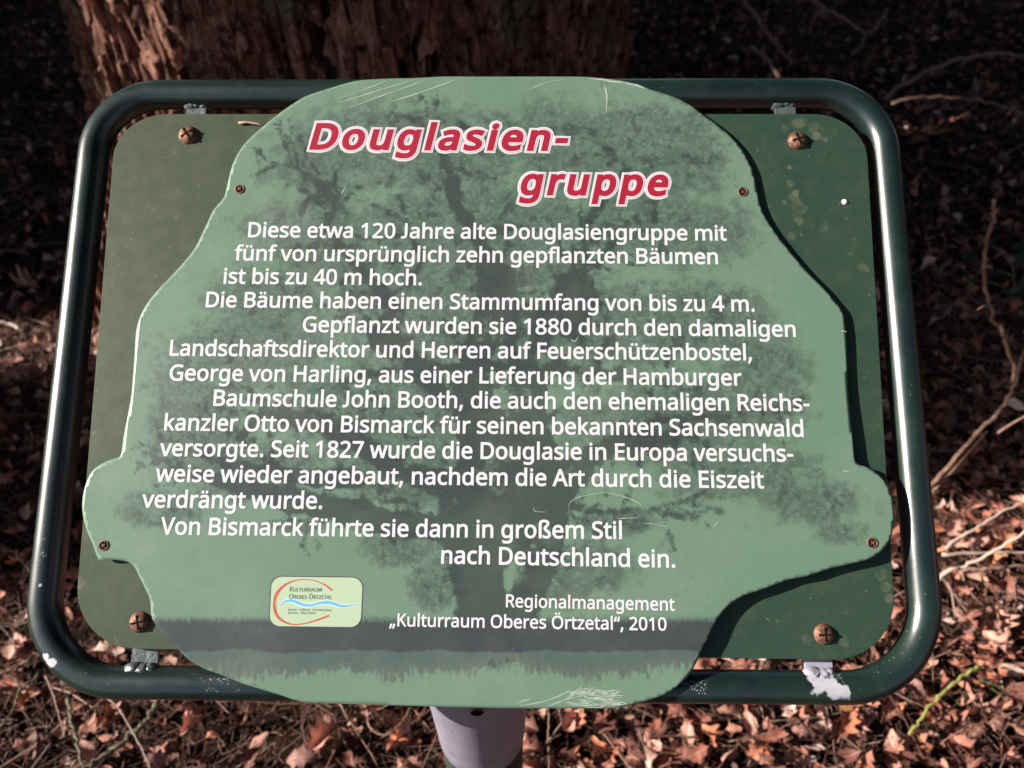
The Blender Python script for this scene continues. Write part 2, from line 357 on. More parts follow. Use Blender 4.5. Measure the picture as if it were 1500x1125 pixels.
top = np.stack([G[:, 0], G[:, 1], zt(G[:, 0], G[:, 1])], 1); bot = top.copy(); bot[:, 2] -= .0017
from collections import Counter
ed = np.concatenate([Q[:, [0, 1]], Q[:, [1, 2]], Q[:, [2, 0]]]); cc = Counter(map(tuple, np.sort(ed, 1).tolist()))
bd = np.array([e for e in ed.tolist() if cc[tuple(sorted(e))] == 1])
a_, b_2 = bd[:, 0], bd[:, 1]
FQ = np.concatenate([Q, Q[:, ::-1]+nv, np.stack([b_2, a_, a_+nv], 1), np.stack([b_2, a_+nv, b_2+nv], 1)])
VB = np.vstack([top, bot]); WP = b2w(VB[:, 0], VB[:, 1], VB[:, 2])
gpx, gpy, _ = proj(WP[:nv])
WOOD = [[(718,925,52),(700,860,36),(700,800,52),(722,745,80),(735,700,70),(722,655,52),(695,600,34),(690,550,26),(705,500,24),(727,450,30),(728,415,34),(706,360,12),(668,300,12),(660,262,14),(648,225,8)],
 [(745,925,30),(775,870,24),(805,810,21),(800,765,34),(790,720,55),(775,650,34),(772,590,28),(788,530,20),(796,475,20),(832,430,22),(862,385,9),(852,340,6),(885,290,8),(920,245,5)],
 [(760,640,20),(758,560,12),(745,500,12),(740,440,24)],
 [(730,780,26),(640,772,20),(575,765,22),(520,752,22),(470,742,20),(410,728,20),(350,712,15),(300,695,9),(265,690,5)],
 [(700,730,30),(640,705,22),(580,690,14),(530,650,20),(480,625,20),(430,612,13),(385,608,10),(350,640,5)],
 [(520,700,18),(450,700,14),(400,690,12),(330,680,8)],
 [(655,590,14),(630,560,18),(590,520,20),(560,498,24),(578,455,14),(548,415,12),(505,370,8),(478,335,7),(492,300,8),(474,272,10),(440,250,4)],
 [(800,730,30),(842,690,26),(880,660,14),(930,648,18),(985,640,13),(1010,616,7),(1075,608,4)],
 [(845,675,14),(900,640,8),(960,620,8)], [(835,745,5),(880,750,4),(950,745,3),(985,738,2)],
 [(838,480,22),(862,440,16),(856,410,14)], [(500,556,6),(600,540,7),(700,535,10),(800,538,12),(870,545,9),(930,560,5)],
  [(900,350,5),(880,385,6),(820,410,8)], [(600,420,6),(620,380,5),(600,345,3)]]
gb = np.random.default_rng(4); FINE = []
def grow(x, y, a, r, n):
    pl = [(x, y, r)]
    for i in range(n):
        a += gb.normal(0, .33); x += math.cos(a)*16; y += math.sin(a)*16; r *= .86; pl.append((x, y, r))
        if r > 1.6 and gb.random() < .38: grow(x, y, a+gb.choice([-1, 1])*gb.uniform(.4, .9), r*.75, n-i-1)
    FINE.append(pl)
for pl in list(WOOD):
    for (x, y, r) in pl[2:]:
        if y < 780 and r < 40:
            for _k in range(2):
                a = math.atan2(y-760, x-720)+gb.normal(0, .7); grow(x, y, a, 4.2, int(gb.integers(4, 8)))
WOOD += FINE
sd = np.full(nv, -99.0)
for pl in WOOD:
    for (x0, y0, r0), (x1, y1, r1) in zip(pl[:-1], pl[1:]):
        dx, dy = x1-x0, y1-y0; t_ = np.clip(((gpx-x0)*dx+(gpy-y0)*dy)/(dx*dx+dy*dy), 0, 1)
        sd = np.maximum(sd, (r0+(r1-r0)*t_)-np.hypot(gpx-x0-t_*dx, gpy-y0-t_*dy))
LEAF = [(620,215,235,75),(860,215,170,85),(480,240,110,65),(990,240,100,80),(455,345,115,70),(960,330,170,70),(700,330,220,80),(400,440,115,55),(370,510,150,65),(300,570,85,70),(290,640,90,70),(360,690,150,55),(240,745,75,35),(560,600,200,90),(740,480,260,90),(940,480,160,80),(1110,560,95,90),(1050,470,90,65),(980,620,190,75),(1080,695,140,48),(1190,735,85,38),(1235,780,45,22),(640,855,45,50),(585,800,65,32),(870,830,75,45),(835,870,50,35),(900,765,70,26),(620,690,200,70),(430,770,60,10),(770,840,18,50),(900,200,200,60),(640,410,300,70)]
lf = np.zeros(nv)
for cx, cy, rx, ry in LEAF: lf = np.maximum(lf, 1.25-np.hypot((gpx-cx)/rx, (gpy-cy)/ry)*1.0)
lf = np.clip(lf, 0, 1)
M1 = np.stack([sd/40+.5, lf, (gpy-880)/160], 1); M1 = np.vstack([M1, M1])
side = np.concatenate([np.zeros(nv), np.zeros(nv)])
m_front, t, b = mat('printed_green_plate', .42, .5); N = NT(t)
mk = N.attr('print'); s_ = N.n('ShaderNodeSeparateXYZ'); N.L(mk, s_.inputs[0]); R_, G_, B_ = s_.outputs
bc = N.attr('board'); na = N.noise(bc, 130, 8, .68); nb = N.noise(bc, 38, 6, .62); nc = N.noise(bc, 260, 5, .7); nd = N.noise(N.scale(bc, (1, .35, 1)), 330, 4, .6); ne = N.noise(bc, 75, 5, .65, dist=.4); nf = N.noise(bc, 6, 3, .5)
LIGHT, FOL, WOODC, BAND, TEAL = (.150, .240, .178), (.062, .096, .080), (.036, .046, .047), (.046, .054, .060), (.078, .118, .106)
base = N.mix(N.step(nf, .35, .65), LIGHT, (.134, .228, .157))
base = N.mix(N.math('MULTIPLY', N.step(nc, .4, .8), .12), base, (.25, .4, .28))
fa = N.math('ADD', N.math('MULTIPLY', N.math('SUBTRACT', nb, .5), 2.6), N.math('MULTIPLY', N.math('SUBTRACT', na, .5), 3.2))
ff = N.step(N.math('ADD', fa, N.math('SUBTRACT', N.math('MULTIPLY', G_, 1.9), .75)), -.40, .50)
vo = N.n('ShaderNodeTexVoronoi'); N.L(bc, vo.inputs['Vector']); vo.inputs['Scale'].default_value = 330; vs_ = N.n('ShaderNodeSeparateXYZ'); N.L(vo.outputs['Color'], vs_.inputs[0]); ff = N.math('MULTIPLY', ff, N.math('SUBTRACT', 1, N.math('MULTIPLY', N.step(vs_.outputs[0], .55, .8), .38)))
fcol = N.mix(N.step(na, .4, .62), FOL, (.082, .132, .101)); fcol = N.mix(N.math('MULTIPLY', N.step(nc, .54, .68), .6), fcol, (.135, .125, .10))
fcol = N.mix(N.math('MULTIPLY', N.step(ne, .42, .30), .8), fcol, (.062, .082, .078))
c = N.mix(N.math('MULTIPLY', ff, .86), base, fcol)
# darker twiggy blotches deep in the crown
c = N.mix(N.math('MULTIPLY', N.math('MULTIPLY', N.step(ne, .55, .60), N.step(G_, .25, .8)), .6), c, WOODC)
c = N.mix(N.math('MULTIPLY', N.math('MULTIPLY', N.step(N.noise(bc, 48, 7, .72), .56, .62), N.step(G_, .1, .5)), .55), c, base)
c = N.mix(N.math('MULTIPLY', N.math('MULTIPLY', N.step(N.noise(bc, 210, 4, .7), .60, .66), N.step(G_, .1, .4)), .5), c, (.115, .085, .07))
wd = N.math('ADD', N.math('MULTIPLY', N.math('SUBTRACT', R_, .5), 40), N.math('ADD', N.math('MULTIPLY', N.math('SUBTRACT', ne, .5), 26), N.math('MULTIPLY', N.math('SUBTRACT', na, .5), 24)))
hole = N.math('MULTIPLY', N.step(nb, .60, .66), N.step(B_, -.2, -1.2))
wf = N.math('MULTIPLY', N.step(wd, -3, 4), N.math('SUBTRACT', 1, N.math('MULTIPLY', hole, .85)))
c = N.mix(N.math('MULTIPLY', wf, .84), c, WOODC)
py_ = N.math('ADD', N.math('MULTIPLY', B_, 160), 880)
wavy = N.math('MULTIPLY', N.math('SUBTRACT', nb, .5), 22)
gr = N.math('ADD', N.math('ADD', py_, N.math('MULTIPLY', N.math('SUBTRACT', nd, .5), 55)), N.math('MULTIPLY', N.math('SUBTRACT', ne, .5), 26))
gr = N.math('ADD', gr, N.math('MULTIPLY', N.math('SUBTRACT', N.noise(bc, 17, 3, .5), .5), 75))
teal = N.math('MULTIPLY', N.step(N.math('ADD', py_, wavy), 950, 954), N.step(gr, 993, 979))
c = N.mix(teal, c, N.mix(N.math('MULTIPLY', N.step(gr, 962, 984), .35), TEAL, (.15, .16, .12)))
bnd = N.math('MULTIPLY', N.step(N.math('ADD', py_, N.math('MULTIPLY', N.math('SUBTRACT', nd, .5), 14)), 900, 914), N.step(N.math('ADD', py_, wavy), 956, 952))
c = N.mix(N.math('MULTIPLY', bnd, .96), c, BAND)
# bare rim
geo = N.n('ShaderNodeNewGeometry'); dt = N.n('ShaderNodeVectorMath', operation='DOT_PRODUCT'); N.L(geo.outputs['True Normal'], dt.inputs[0]); dt.inputs[1].default_value = (0, -SB, CB)
rim = N.step(N.math('ABSOLUTE', dt.outputs['Value']), .5, .3)
c = N.mix(rim, c, N.mix(N.step(ne, .45, .55), (.30, .30, .24), (.10, .11, .07)))
speck = N.step(N.noise(bc, 900, 1, .5), .765, .79); c = N.mix(N.math('MULTIPLY', speck, .5), c, (.5, .52, .48))
speck2 = N.step(N.noise(N.scale(bc, (1, 1.3, 2)), 640, 1, .5), .215, .19); c = N.mix(speck2, c, (.03, .03, .02))
dirt = N.step(N.noise(N.scale(bc, (1, .22, 1)), 60, 6, .7), .52, .8); c = N.mix(N.math('MULTIPLY', dirt, .12), c, (.10, .11, .075))
dust = N.step(N.noise(bc, 14, 6, .65), .45, .75); c = N.mix(N.math('MULTIPLY', dust, .07), c, (.36, .38, .33))
N.L(c, b.inputs['Base Color'])
N.L(N.math('ADD', N.math('ADD', N.math('MULTIPLY', nb, .16), .33), N.math('MULTIPLY', dust, .14)), b.inputs['Roughness'])
N.bump(N.math('ADD', N.noise(bc, 1100, 2, .6), nb), .08, .0005, b)
fm = big_mesh('front_plate', WP-S0, FQ, m_front, {'print': M1, 'board': VB}, smooth=False)
front = link('front_plate', fm, sign)

# glyph outlines: character -> [advance, contours as x,y,x,y...]
GLYPHS = {" ":[209,[]],",":[215,[[154,84,136,23,111,-42,85,-103,33,-103,49,-38,63,31,73,93,148,93]]],"-":[258,[[32,184,32,246,226,246,226,184]]],".":[215,[[58,43,72,85,107,97,142,85,157,43,142,2,107,-11,72,2]]],"0":[459,[[419,287,409,163,376,70,316,12,290,1,261,-6,229,-8,188,-4,153,8,122,27,97,54,76,88,60,129,52,156,47,186,43,217,40,251,39,287,40,323,42,357,46,389,51,418,58,446,73,486,93,520,119,547,149,566,186,578,229,581,269,578,304,566,335,547,361,520,382,486,399,446,406,418,412,389,416,357,419,323],[110,287,110,257,112,228,114,202,117,178,121,156,131,125,143,98,159,78,178,64,202,55,229,52,256,55,279,64,298,78,314,98,326,124,336,156,340,178,344,202,346,228,348,257,348,287,348,317,346,346,344,372,340,396,336,417,326,449,314,475,298,495,279,510,256,518,229,521,202,518,178,510,159,495,143,475,131,449,121,417,117,396,114,372,112,346,110,317]]],"1":[459,[[285,0,216,0,216,400,216,439,217,470,219,499,196,477,169,455,108,405,71,452,226,573,285,573]]],"2":[459,[[417,0,38,0,38,59,188,210,261,287,306,353,322,424,318,453,309,477,294,496,273,510,249,518,221,520,147,506,83,466,45,513,94,548,153,572,221,581,313,562,372,510,384,485,391,458,394,428,375,344,324,267,247,185,128,67,128,64,417,64]]],"4":[459,[[443,130,359,130,359,0,291,0,291,130,17,130,17,190,286,576,359,576,359,193,443,193],[291,374,291,412,293,444,294,474,295,500,292,500,276,468,257,438,86,193,291,193]]],"7":[459,[[109,0,344,508,35,508,35,573,419,573,419,518,187,0]]],"8":[459,[[229,581,318,565,378,519,390,497,398,472,400,443,385,383,346,338,291,303,355,265,401,216,419,148,416,118,408,90,395,65,378,44,356,26,330,11,300,1,267,-6,231,-8,192,-6,157,0,126,10,100,24,78,42,61,63,49,87,42,115,39,146,56,214,99,264,158,299,107,336,71,383,58,444,60,472,68,497,80,518,141,565],[108,145,112,119,121,96,138,76,161,60,192,51,229,48,265,51,295,60,319,76,336,96,346,120,350,148,335,197,293,235,229,265,217,270,157,237,121,197],[228,524,200,521,176,514,155,502,139,486,130,466,127,441,141,391,179,357,232,330,282,357,317,392,330,441,327,466,318,486,302,502,282,514,257,521]]],"A":[512,[[437,0,368,177,141,177,73,0,0,0,224,575,289,575,512,0],[282,415,274,438,263,473,255,500,247,468,238,438,230,415,165,241,346,241]]],"B":[521,[[241,573,282,571,319,568,351,561,380,552,404,541,424,526,439,508,450,486,457,460,459,431,446,371,409,328,350,304,350,300,415,279,461,236,478,163,475,130,467,100,454,74,436,52,413,33,385,19,354,8,318,2,279,0,78,0,78,573],[256,329,300,331,334,339,357,352,372,371,381,394,384,423,380,451,369,474,351,490,324,502,289,509,245,511,150,511,150,329],[150,269,150,61,265,61,311,64,346,74,371,91,388,112,398,138,401,168,388,221,344,256,321,263,293,267,260,269]]],"D":[585,[[536,292,535,255,531,220,524,188,514,158,501,131,485,106,467,84,447,64,424,47,399,33,371,21,341,12,309,5,274,1,237,0,78,0,78,573,254,573,288,571,320,567,350,561,378,552,404,540,428,526,450,510,470,491,487,470,502,446,514,420,524,392,531,361,535,328],[460,289,459,319,456,346,451,371,444,394,435,415,416,444,391,469,361,487,327,500,287,508,244,511,150,511,150,62,228,62,272,64,311,71,346,82,377,98,402,119,423,144,439,174,451,208,458,246]]],"E":[446,[[398,0,78,0,78,573,398,573,398,509,150,509,150,330,383,330,383,268,150,268,150,63,398,63]]],"F":[416,[[150,0,78,0,78,573,398,573,398,509,150,509,150,306,383,306,383,243,150,243]]],"G":[584,[[326,302,524,302,524,22,431,-1,323,-8,289,-7,256,-2,226,5,199,15,173,28,150,43,129,61,111,81,94,104,81,130,69,157,60,186,54,218,50,251,49,286,50,321,55,354,62,385,71,415,84,442,100,467,117,490,138,510,160,528,186,544,213,557,243,567,275,575,309,579,346,581,437,572,516,547,489,484,421,508,342,517,315,516,290,513,267,507,245,499,225,489,195,468,170,441,150,409,141,388,134,365,128,340,125,314,124,286,125,260,128,234,132,210,138,187,146,166,164,133,187,106,216,84,236,73,258,65,283,59,310,56,340,55,404,59,452,68,452,238,326,238]]],"H":[594,[[516,0,443,0,443,267,150,267,150,0,78,0,78,573,150,573,150,330,443,330,443,573,516,573]]],"J":[290,[[140,573,212,573,212,150,206,95,188,52,160,20,122,0,76,-9,10,-6,10,58,62,54,96,62,120,82,134,112,140,152]]],"K":[496,[[496,0,411,0,209,273,150,222,150,0,78,0,78,573,150,573,150,290,199,345,249,399,403,573,488,573,261,323]]],"L":[420,[[78,0,78,573,150,573,150,64,400,64,400,0]]],"M":[727,[[330,0,142,502,139,502,142,461,144,407,144,347,144,0,78,0,78,573,184,573,361,103,364,103,544,573,650,573,650,0,578,0,578,352,579,408,581,460,584,501,581,501,390,0]]],"O":[626,[[577,287,561,166,510,73,486,49,459,29,428,13,393,1,355,-6,314,-8,271,-6,232,1,196,13,165,29,138,49,114,73,65,167,49,288,50,322,54,355,59,386,67,415,78,442,91,467,106,490,123,510,143,529,166,545,190,558,218,568,247,575,280,580,314,581,348,580,379,576,408,568,434,558,459,545,481,529,501,511,519,490,534,468,547,442,558,415,567,386,573,355,576,322],[125,287,126,259,128,233,132,208,138,184,145,163,161,131,182,104,207,83,238,67,273,58,314,55,354,58,390,67,420,83,445,104,465,131,481,163,488,184,494,208,498,233,500,259,501,287,499,329,494,366,485,400,472,430,456,457,436,479,412,496,384,508,351,516,314,518,274,515,238,506,207,490,182,469,161,443,145,411,138,389,132,366,128,342,126,315]]],"R":[499,[[236,573,281,571,320,565,353,555,381,540,404,522,422,500,434,474,442,444,444,410,427,334,385,285,330,257,487,0,403,0,264,237,150,237,150,0,78,0,78,573],[232,510,150,510,150,298,236,298,278,301,312,310,338,325,355,347,366,374,370,407,355,467,310,500]]],"S":[440,[[403,153,400,121,392,92,378,66,359,44,335,26,307,11,274,1,238,-6,198,-8,137,-5,83,4,41,19,41,88,113,65,201,55,273,66,316,98,330,147,318,194,277,230,196,265,131,294,85,330,57,375,48,435,51,464,58,490,71,513,136,563,231,581,318,572,389,549,366,487,302,508,229,517,169,507,133,478,121,434,133,386,172,351,246,318,332,279,385,228]]],"T":[446,[[259,0,187,0,187,509,8,509,8,573,437,573,437,509,259,509]]],"U":[586,[[513,202,511,164,503,128,489,95,470,65,446,40,416,20,395,10,372,2,347,-4,320,-7,290,-8,250,-6,213,1,181,13,152,29,128,50,108,75,92,103,81,133,74,167,72,204,72,573,144,573,144,201,148,158,161,122,182,93,211,72,248,59,294,55,327,57,355,63,379,73,427,126,442,202,442,573,513,573]]],"V":[481,[[481,573,277,0,204,0,0,573,75,573,204,205,220,160,231,119,241,80,250,119,262,161,277,207,405,573]]],"W":[746,[[735,573,583,0,510,0,399,375,389,410,380,443,373,471,370,488,367,471,361,443,352,409,342,373,234,0,161,0,10,573,85,573,174,223,183,186,190,151,196,118,201,87,206,119,213,154,222,191,232,227,333,573,407,573,512,225,523,187,532,151,538,117,544,87,550,129,560,175,572,224,660,573]]],"Z":[459,[[427,0,30,0,30,55,332,508,40,508,40,573,419,573,419,518,118,64,427,64]]],"a":[450,[[231,437,261,436,287,432,311,425,331,415,347,403,368,375,381,338,385,293,385,0,334,0,320,61,317,61,279,22,234,-1,172,-8,103,6,55,48,37,119,43,159,59,192,87,219,110,231,137,241,168,249,203,254,243,257,316,259,316,285,313,317,306,342,293,359,275,371,253,378,227,380,163,370,106,347,84,400,151,426],[252,208,204,203,167,195,141,182,124,165,113,144,110,119,112,97,120,79,132,66,188,49,223,52,253,62,279,79,299,103,311,134,315,172,315,210]]],"b":[493,[[139,461,138,410,135,373,139,373,189,419,213,429,240,435,272,437,303,435,331,428,357,417,380,401,401,381,418,357,432,328,441,295,447,257,449,215,448,186,446,160,441,135,435,112,427,91,410,61,390,36,365,17,337,3,306,-5,272,-8,240,-6,213,0,189,10,139,55,133,55,119,0,68,0,68,609,139,609],[260,379,231,377,207,371,188,361,150,308,139,217,139,214,140,184,143,157,148,132,155,111,165,93,187,69,219,55,261,51,297,55,325,69,348,93,358,112,366,133,372,158,375,185,376,216,375,247,372,274,366,298,358,320,348,338,325,360,296,374]]],"c":[385,[[241,-8,204,-5,170,2,139,15,112,34,88,58,69,87,60,108,53,131,48,156,45,183,44,213,45,243,48,271,54,297,61,321,71,342,90,372,114,396,142,415,174,428,208,435,245,438,309,431,358,415,337,356,292,370,244,376,172,358,131,303,117,213,131,126,172,71,240,53,302,60,351,78,351,15,304,-2]]],"d":[493,[[221,-8,190,-6,162,1,136,12,113,28,92,48,75,72,61,101,52,134,46,172,44,214,46,256,52,294,62,327,75,357,93,381,113,402,137,417,162,429,191,436,221,438,280,429,323,407,354,374,359,374,356,405,354,438,354,609,425,609,425,0,368,0,358,58,354,58,323,24,279,1],[232,51,273,55,305,67,328,88,343,117,352,154,355,200,355,213,354,244,351,271,346,296,338,318,329,336,306,360,274,375,231,379,196,374,168,359,146,334,135,315,127,293,122,269,118,242,117,213,118,183,122,156,127,133,135,111,146,93,168,69,197,55]]],"e":[452,[[234,438,269,435,301,427,329,414,354,396,374,373,390,346,402,315,409,281,411,244,411,201,117,201,122,157,134,119,154,90,181,69,215,56,254,52,327,60,392,82,392,20,327,-1,251,-8,212,-5,176,3,143,17,114,36,90,61,70,91,61,112,53,134,48,158,45,184,44,212,45,239,48,265,53,289,59,312,68,333,86,364,108,390,134,411,164,426,198,435],[233,380,202,377,175,366,154,348,137,323,125,293,119,257,338,257,326,322,292,364]]],"f":[276,[[266,375,158,375,158,0,87,0,87,375,12,375,12,408,87,432,87,457,89,492,95,522,104,547,152,597,227,613,274,609,310,599,292,544,262,552,228,556,206,553,189,545,175,532,166,513,160,489,158,458,158,430,266,430]]],"g":[493,[[221,438,297,422,355,373,359,373,369,430,425,430,425,-7,423,-46,416,-80,404,-109,388,-135,367,-155,341,-172,310,-183,274,-190,233,-192,147,-186,78,-165,78,-100,149,-125,237,-134,271,-130,300,-119,324,-101,341,-77,352,-48,355,-13,355,4,356,32,358,57,354,57,299,8,221,-8,189,-6,160,1,134,13,111,29,91,51,74,76,61,105,52,138,46,174,44,214,46,253,52,289,61,322,74,351,91,377,111,399,134,416,160,428,189,435],[230,379,169,359,130,303,117,213,118,183,122,156,128,131,136,110,146,92,169,68,197,54,232,50,288,58,326,85,349,131,356,197,356,214,355,251,350,282,343,309,332,331,319,348,302,362]]],"h":[496,[[139,431,138,399,135,370,140,370,174,407,221,429,273,437,360,421,382,408,399,391,413,370,423,344,429,314,431,280,431,0,361,0,361,275,358,307,351,333,338,353,319,367,295,376,265,379,235,377,210,370,189,360,150,308,139,222,139,0,68,0,68,609,139,609]]],"i":[207,[[139,430,139,0,68,0,68,430],[104,591,133,580,145,546,133,512,104,501,75,512,63,546,75,580]]],"k":[428,[[138,291,137,257,135,221,138,221,152,240,172,264,189,285,326,430,409,430,235,246,421,0,336,0,187,200,138,158,138,0,68,0,68,609,138,609]]],"l":[207,[[139,0,68,0,68,609,139,609]]],"m":[750,[[540,438,584,434,621,421,649,401,662,384,672,363,679,339,683,311,685,280,685,0,615,0,615,277,613,308,606,333,594,353,577,367,555,376,528,379,490,374,460,362,438,342,423,315,414,280,411,237,411,0,342,0,342,277,332,333,303,367,253,379,227,377,204,370,185,360,150,308,139,223,139,0,68,0,68,430,125,430,136,371,140,371,173,409,217,431,266,438,298,436,325,430,349,420,369,406,386,388,398,366,402,366,418,388,438,406,461,420]]],"n":[496,[[275,438,304,436,331,432,354,424,374,414,391,401,405,384,416,363,424,339,429,311,431,280,431,0,361,0,361,275,358,307,351,333,338,353,319,367,295,376,265,379,222,374,189,361,166,338,151,308,142,269,139,223,139,0,68,0,68,430,125,430,136,371,140,371,175,409,222,431]]],"o":[485,[[442,216,428,121,388,51,324,7,241,-8,163,7,100,51,59,121,44,216,45,243,48,269,53,293,60,316,68,336,87,367,110,392,137,412,169,426,204,435,244,438,281,435,316,426,347,412,374,392,398,367,417,336,426,316,433,293,438,269,441,243],[117,216,130,128,172,71,192,59,216,53,243,51,270,53,294,59,314,71,356,128,369,216,355,303,314,359,294,370,270,376,242,379,202,374,171,359,147,335,136,317,128,295,122,271,118,245]]],"p":[493,[[273,438,303,436,331,429,357,418,380,402,401,383,418,358,432,329,441,296,447,258,449,216,448,187,446,161,441,136,435,114,427,93,410,62,390,37,365,17,337,3,306,-5,272,-8,213,1,170,24,139,55,134,55,137,20,139,-16,139,-192,68,-192,68,430,126,430,136,371,139,371,170,405,213,429],[260,379,190,362,152,313,139,229,139,216,150,126,188,70,208,59,233,53,261,51,286,53,308,60,326,72,364,131,376,217,375,245,372,271,366,294,358,316,348,334,325,359,296,374]]],"r":[331,[[269,438,295,437,319,433,310,368,287,372,264,374,217,363,176,334,149,289,139,229,139,0,68,0,68,430,126,430,134,351,137,351,170,395,214,426]]],"s":[384,[[348,119,346,92,339,69,327,49,268,6,176,-8,99,-1,42,19,42,83,104,60,178,49,211,51,236,57,256,66,269,79,277,94,280,112,271,141,239,167,174,196,103,228,57,266,41,324,46,358,61,386,85,408,104,419,125,427,149,433,174,437,202,438,275,430,339,409,315,353,258,372,197,380,171,379,149,374,131,366,118,356,111,343,108,328,119,298,154,274,219,246,289,215,333,176]]],"t":[289,[[212,50,245,53,272,59,272,5,240,-4,200,-8,138,4,91,44,82,66,76,93,74,125,74,375,13,375,13,409,75,437,103,528,144,528,144,430,269,430,269,375,144,375,144,127,146,103,153,83,163,69]]],"u":[496,[[427,430,427,0,370,0,359,57,356,57,321,20,273,-1,220,-8,134,8,112,21,95,38,81,59,71,85,65,114,63,148,63,430,135,430,135,153,137,122,145,96,158,76,176,62,200,53,230,51,260,53,285,59,306,69,345,121,357,206,357,430]]],"v":[407,[[163,0,0,430,75,430,167,176,180,137,193,96,201,63,204,63,214,96,227,138,241,176,332,430,407,430,244,0]]],"w":[630,[[346,243,336,276,328,308,321,335,316,357,313,357,308,335,302,307,294,275,284,242,207,1,127,1,9,431,82,431,141,201,153,154,163,109,169,73,172,73,178,97,185,128,193,160,201,188,277,431,354,431,428,188,440,149,451,109,457,74,460,74,466,108,477,153,489,201,549,431,621,431,502,1,419,1]]],"z":[377,[[346,0,31,0,31,47,262,375,45,375,45,430,340,430,340,377,112,55,346,55]]],"·":[215,[[58,283,72,325,107,337,142,325,157,283,142,241,107,229,72,241]]],"Ö":[626,[[577,287,561,166,510,73,486,49,459,29,428,13,393,1,355,-6,314,-8,271,-6,232,1,196,13,165,29,138,49,114,73,65,167,49,288,50,322,54,355,59,386,67,415,78,442,91,467,106,490,123,510,143,529,166,545,190,558,218,568,247,575,280,580,314,581,348,580,379,576,408,568,434,558,459,545,481,529,501,511,519,490,534,468,547,442,558,415,567,386,573,355,576,322],[125,287,126,259,128,233,132,208,138,184,145,163,161,131,182,104,207,83,238,67,273,58,314,55,354,58,390,67,420,83,445,104,465,131,481,163,488,184,494,208,498,233,500,259,501,287,499,329,494,366,485,400,472,430,456,457,436,479,412,496,384,508,351,516,314,518,274,515,238,506,207,490,182,469,161,443,145,411,138,389,132,366,128,342,126,315],[201,689,213,719,239,728,265,719,277,689,265,659,239,649,213,659],[352,689,363,719,389,728,415,719,427,689,415,659,389,649,363,659]]],"ß":[506,[[419,495,407,447,379,411,346,383,318,357,306,330,312,311,332,291,377,259,427,221,459,178,470,123,468,94,462,69,451,48,399,6,321,-8,254,-1,204,19,204,83,237,67,276,54,318,49,345,51,366,57,382,67,401,118,394,152,371,181,326,214,273,253,246,288,238,326,249,369,276,400,309,426,336,454,347,491,344,511,335,527,319,540,245,555,193,547,154,521,139,468,139,0,68,0,68,468,71,502,78,530,91,554,109,573,130,588,155,599,245,613,336,600,397,561,409,542,416,520]]],"ä":[450,[[231,437,261,436,287,432,311,425,331,415,347,403,368,375,381,338,385,293,385,0,334,0,320,61,317,61,279,22,234,-1,172,-8,103,6,55,48,37,119,43,159,59,192,87,219,110,231,137,241,168,249,203,254,243,257,316,259,316,285,313,317,306,342,293,359,275,371,253,378,227,380,163,370,106,347,84,400,151,426],[252,208,204,203,167,195,141,182,124,165,113,144,110,119,112,97,120,79,132,66,188,49,223,52,253,62,279,79,299,103,311,134,315,172,315,210],[113,546,124,576,151,585,177,576,188,546,177,516,151,506,124,516],[264,546,275,576,301,585,327,576,338,546,327,516,301,506,275,516]]],"ü":[496,[[427,430,427,0,370,0,359,57,356,57,321,20,273,-1,220,-8,134,8,112,21,95,38,81,59,71,85,65,114,63,148,63,430,135,430,135,153,137,122,145,96,158,76,176,62,200,53,230,51,260,53,285,59,306,69,345,121,357,206,357,430],[136,546,147,576,173,585,200,576,211,546,200,516,173,506,147,516],[286,546,297,576,323,585,350,576,361,546,350,516,323,506,297,516]]],"“":[288,[[278,573,263,507,249,438,238,376,162,376,156,385,175,445,200,511,226,573],[130,573,115,507,100,438,90,376,14,376,10,385,28,445,53,511,79,573]]],"„":[334,[[294,84,275,23,251,-42,225,-103,172,-103,187,-38,202,31,213,93,288,93],[145,84,127,23,102,-42,76,-103,25,-103,36,-55,47,-4,57,47,64,93,140,93]]]}
# lettering --------------------------------------------------------------------
m_white, t, b = mat('white_print', .5, .4, (.80, .78, .82)); N = NT(t)
bc = N.obj(); N.L(N.mix(N.math('MULTIPLY', N.step(N.noise(bc, 160, 5, .7), .68, .76), .55), (.70, .69, .74), (.35, .42, .38)), b.inputs['Base Color'])
m_pink, _, _ = mat('pink_print', .5, .4, (.52, .27, .31)); m_red, _, _ = mat('red_print', .45, .4, (.36, .016, .04))
m_ink, _, _ = mat('dark_ink', .5, .4, (.06, .07, .09))
def offset_poly(P, d):
    P = np.asarray(P, float); a = P-np.roll(P, 1, 0); b_ = np.roll(P, -1, 0)-P
    a /= np.linalg.norm(a, axis=1)[:, None]+1e-9; b_ /= np.linalg.norm(b_, axis=1)[:, None]+1e-9
    na_ = np.stack([-a[:, 1], a[:, 0]], 1); nb_ = np.stack([-b_[:, 1], b_[:, 0]], 1); m_ = na_+nb_
    m_ /= np.maximum(.6, (m_*m_).sum(1)/2)[:, None]; return P+m_*d
from mathutils.geometry import delaunay_2d_cdt
FILL = {}
def area2(P): return float((P[:, 0]*np.roll(P[:, 1], -1)-np.roll(P[:, 0], -1)*P[:, 1]).sum())
def contours(ch, k, wt):
    cs = [np.array(c_, float).reshape(-1, 2)*k for c_ in GLYPHS[ch][1]]; out = []
    if not cs: return out
    big_ = max(cs, key=lambda p: abs(area2(p))); flip = area2(big_) > 0
    for P in cs:
        P = P[np.linalg.norm(P-np.roll(P, 1, 0), axis=1) > 1.5]
        if flip: P = P[::-1]
        out.append(offset_poly(P, wt))
    return out
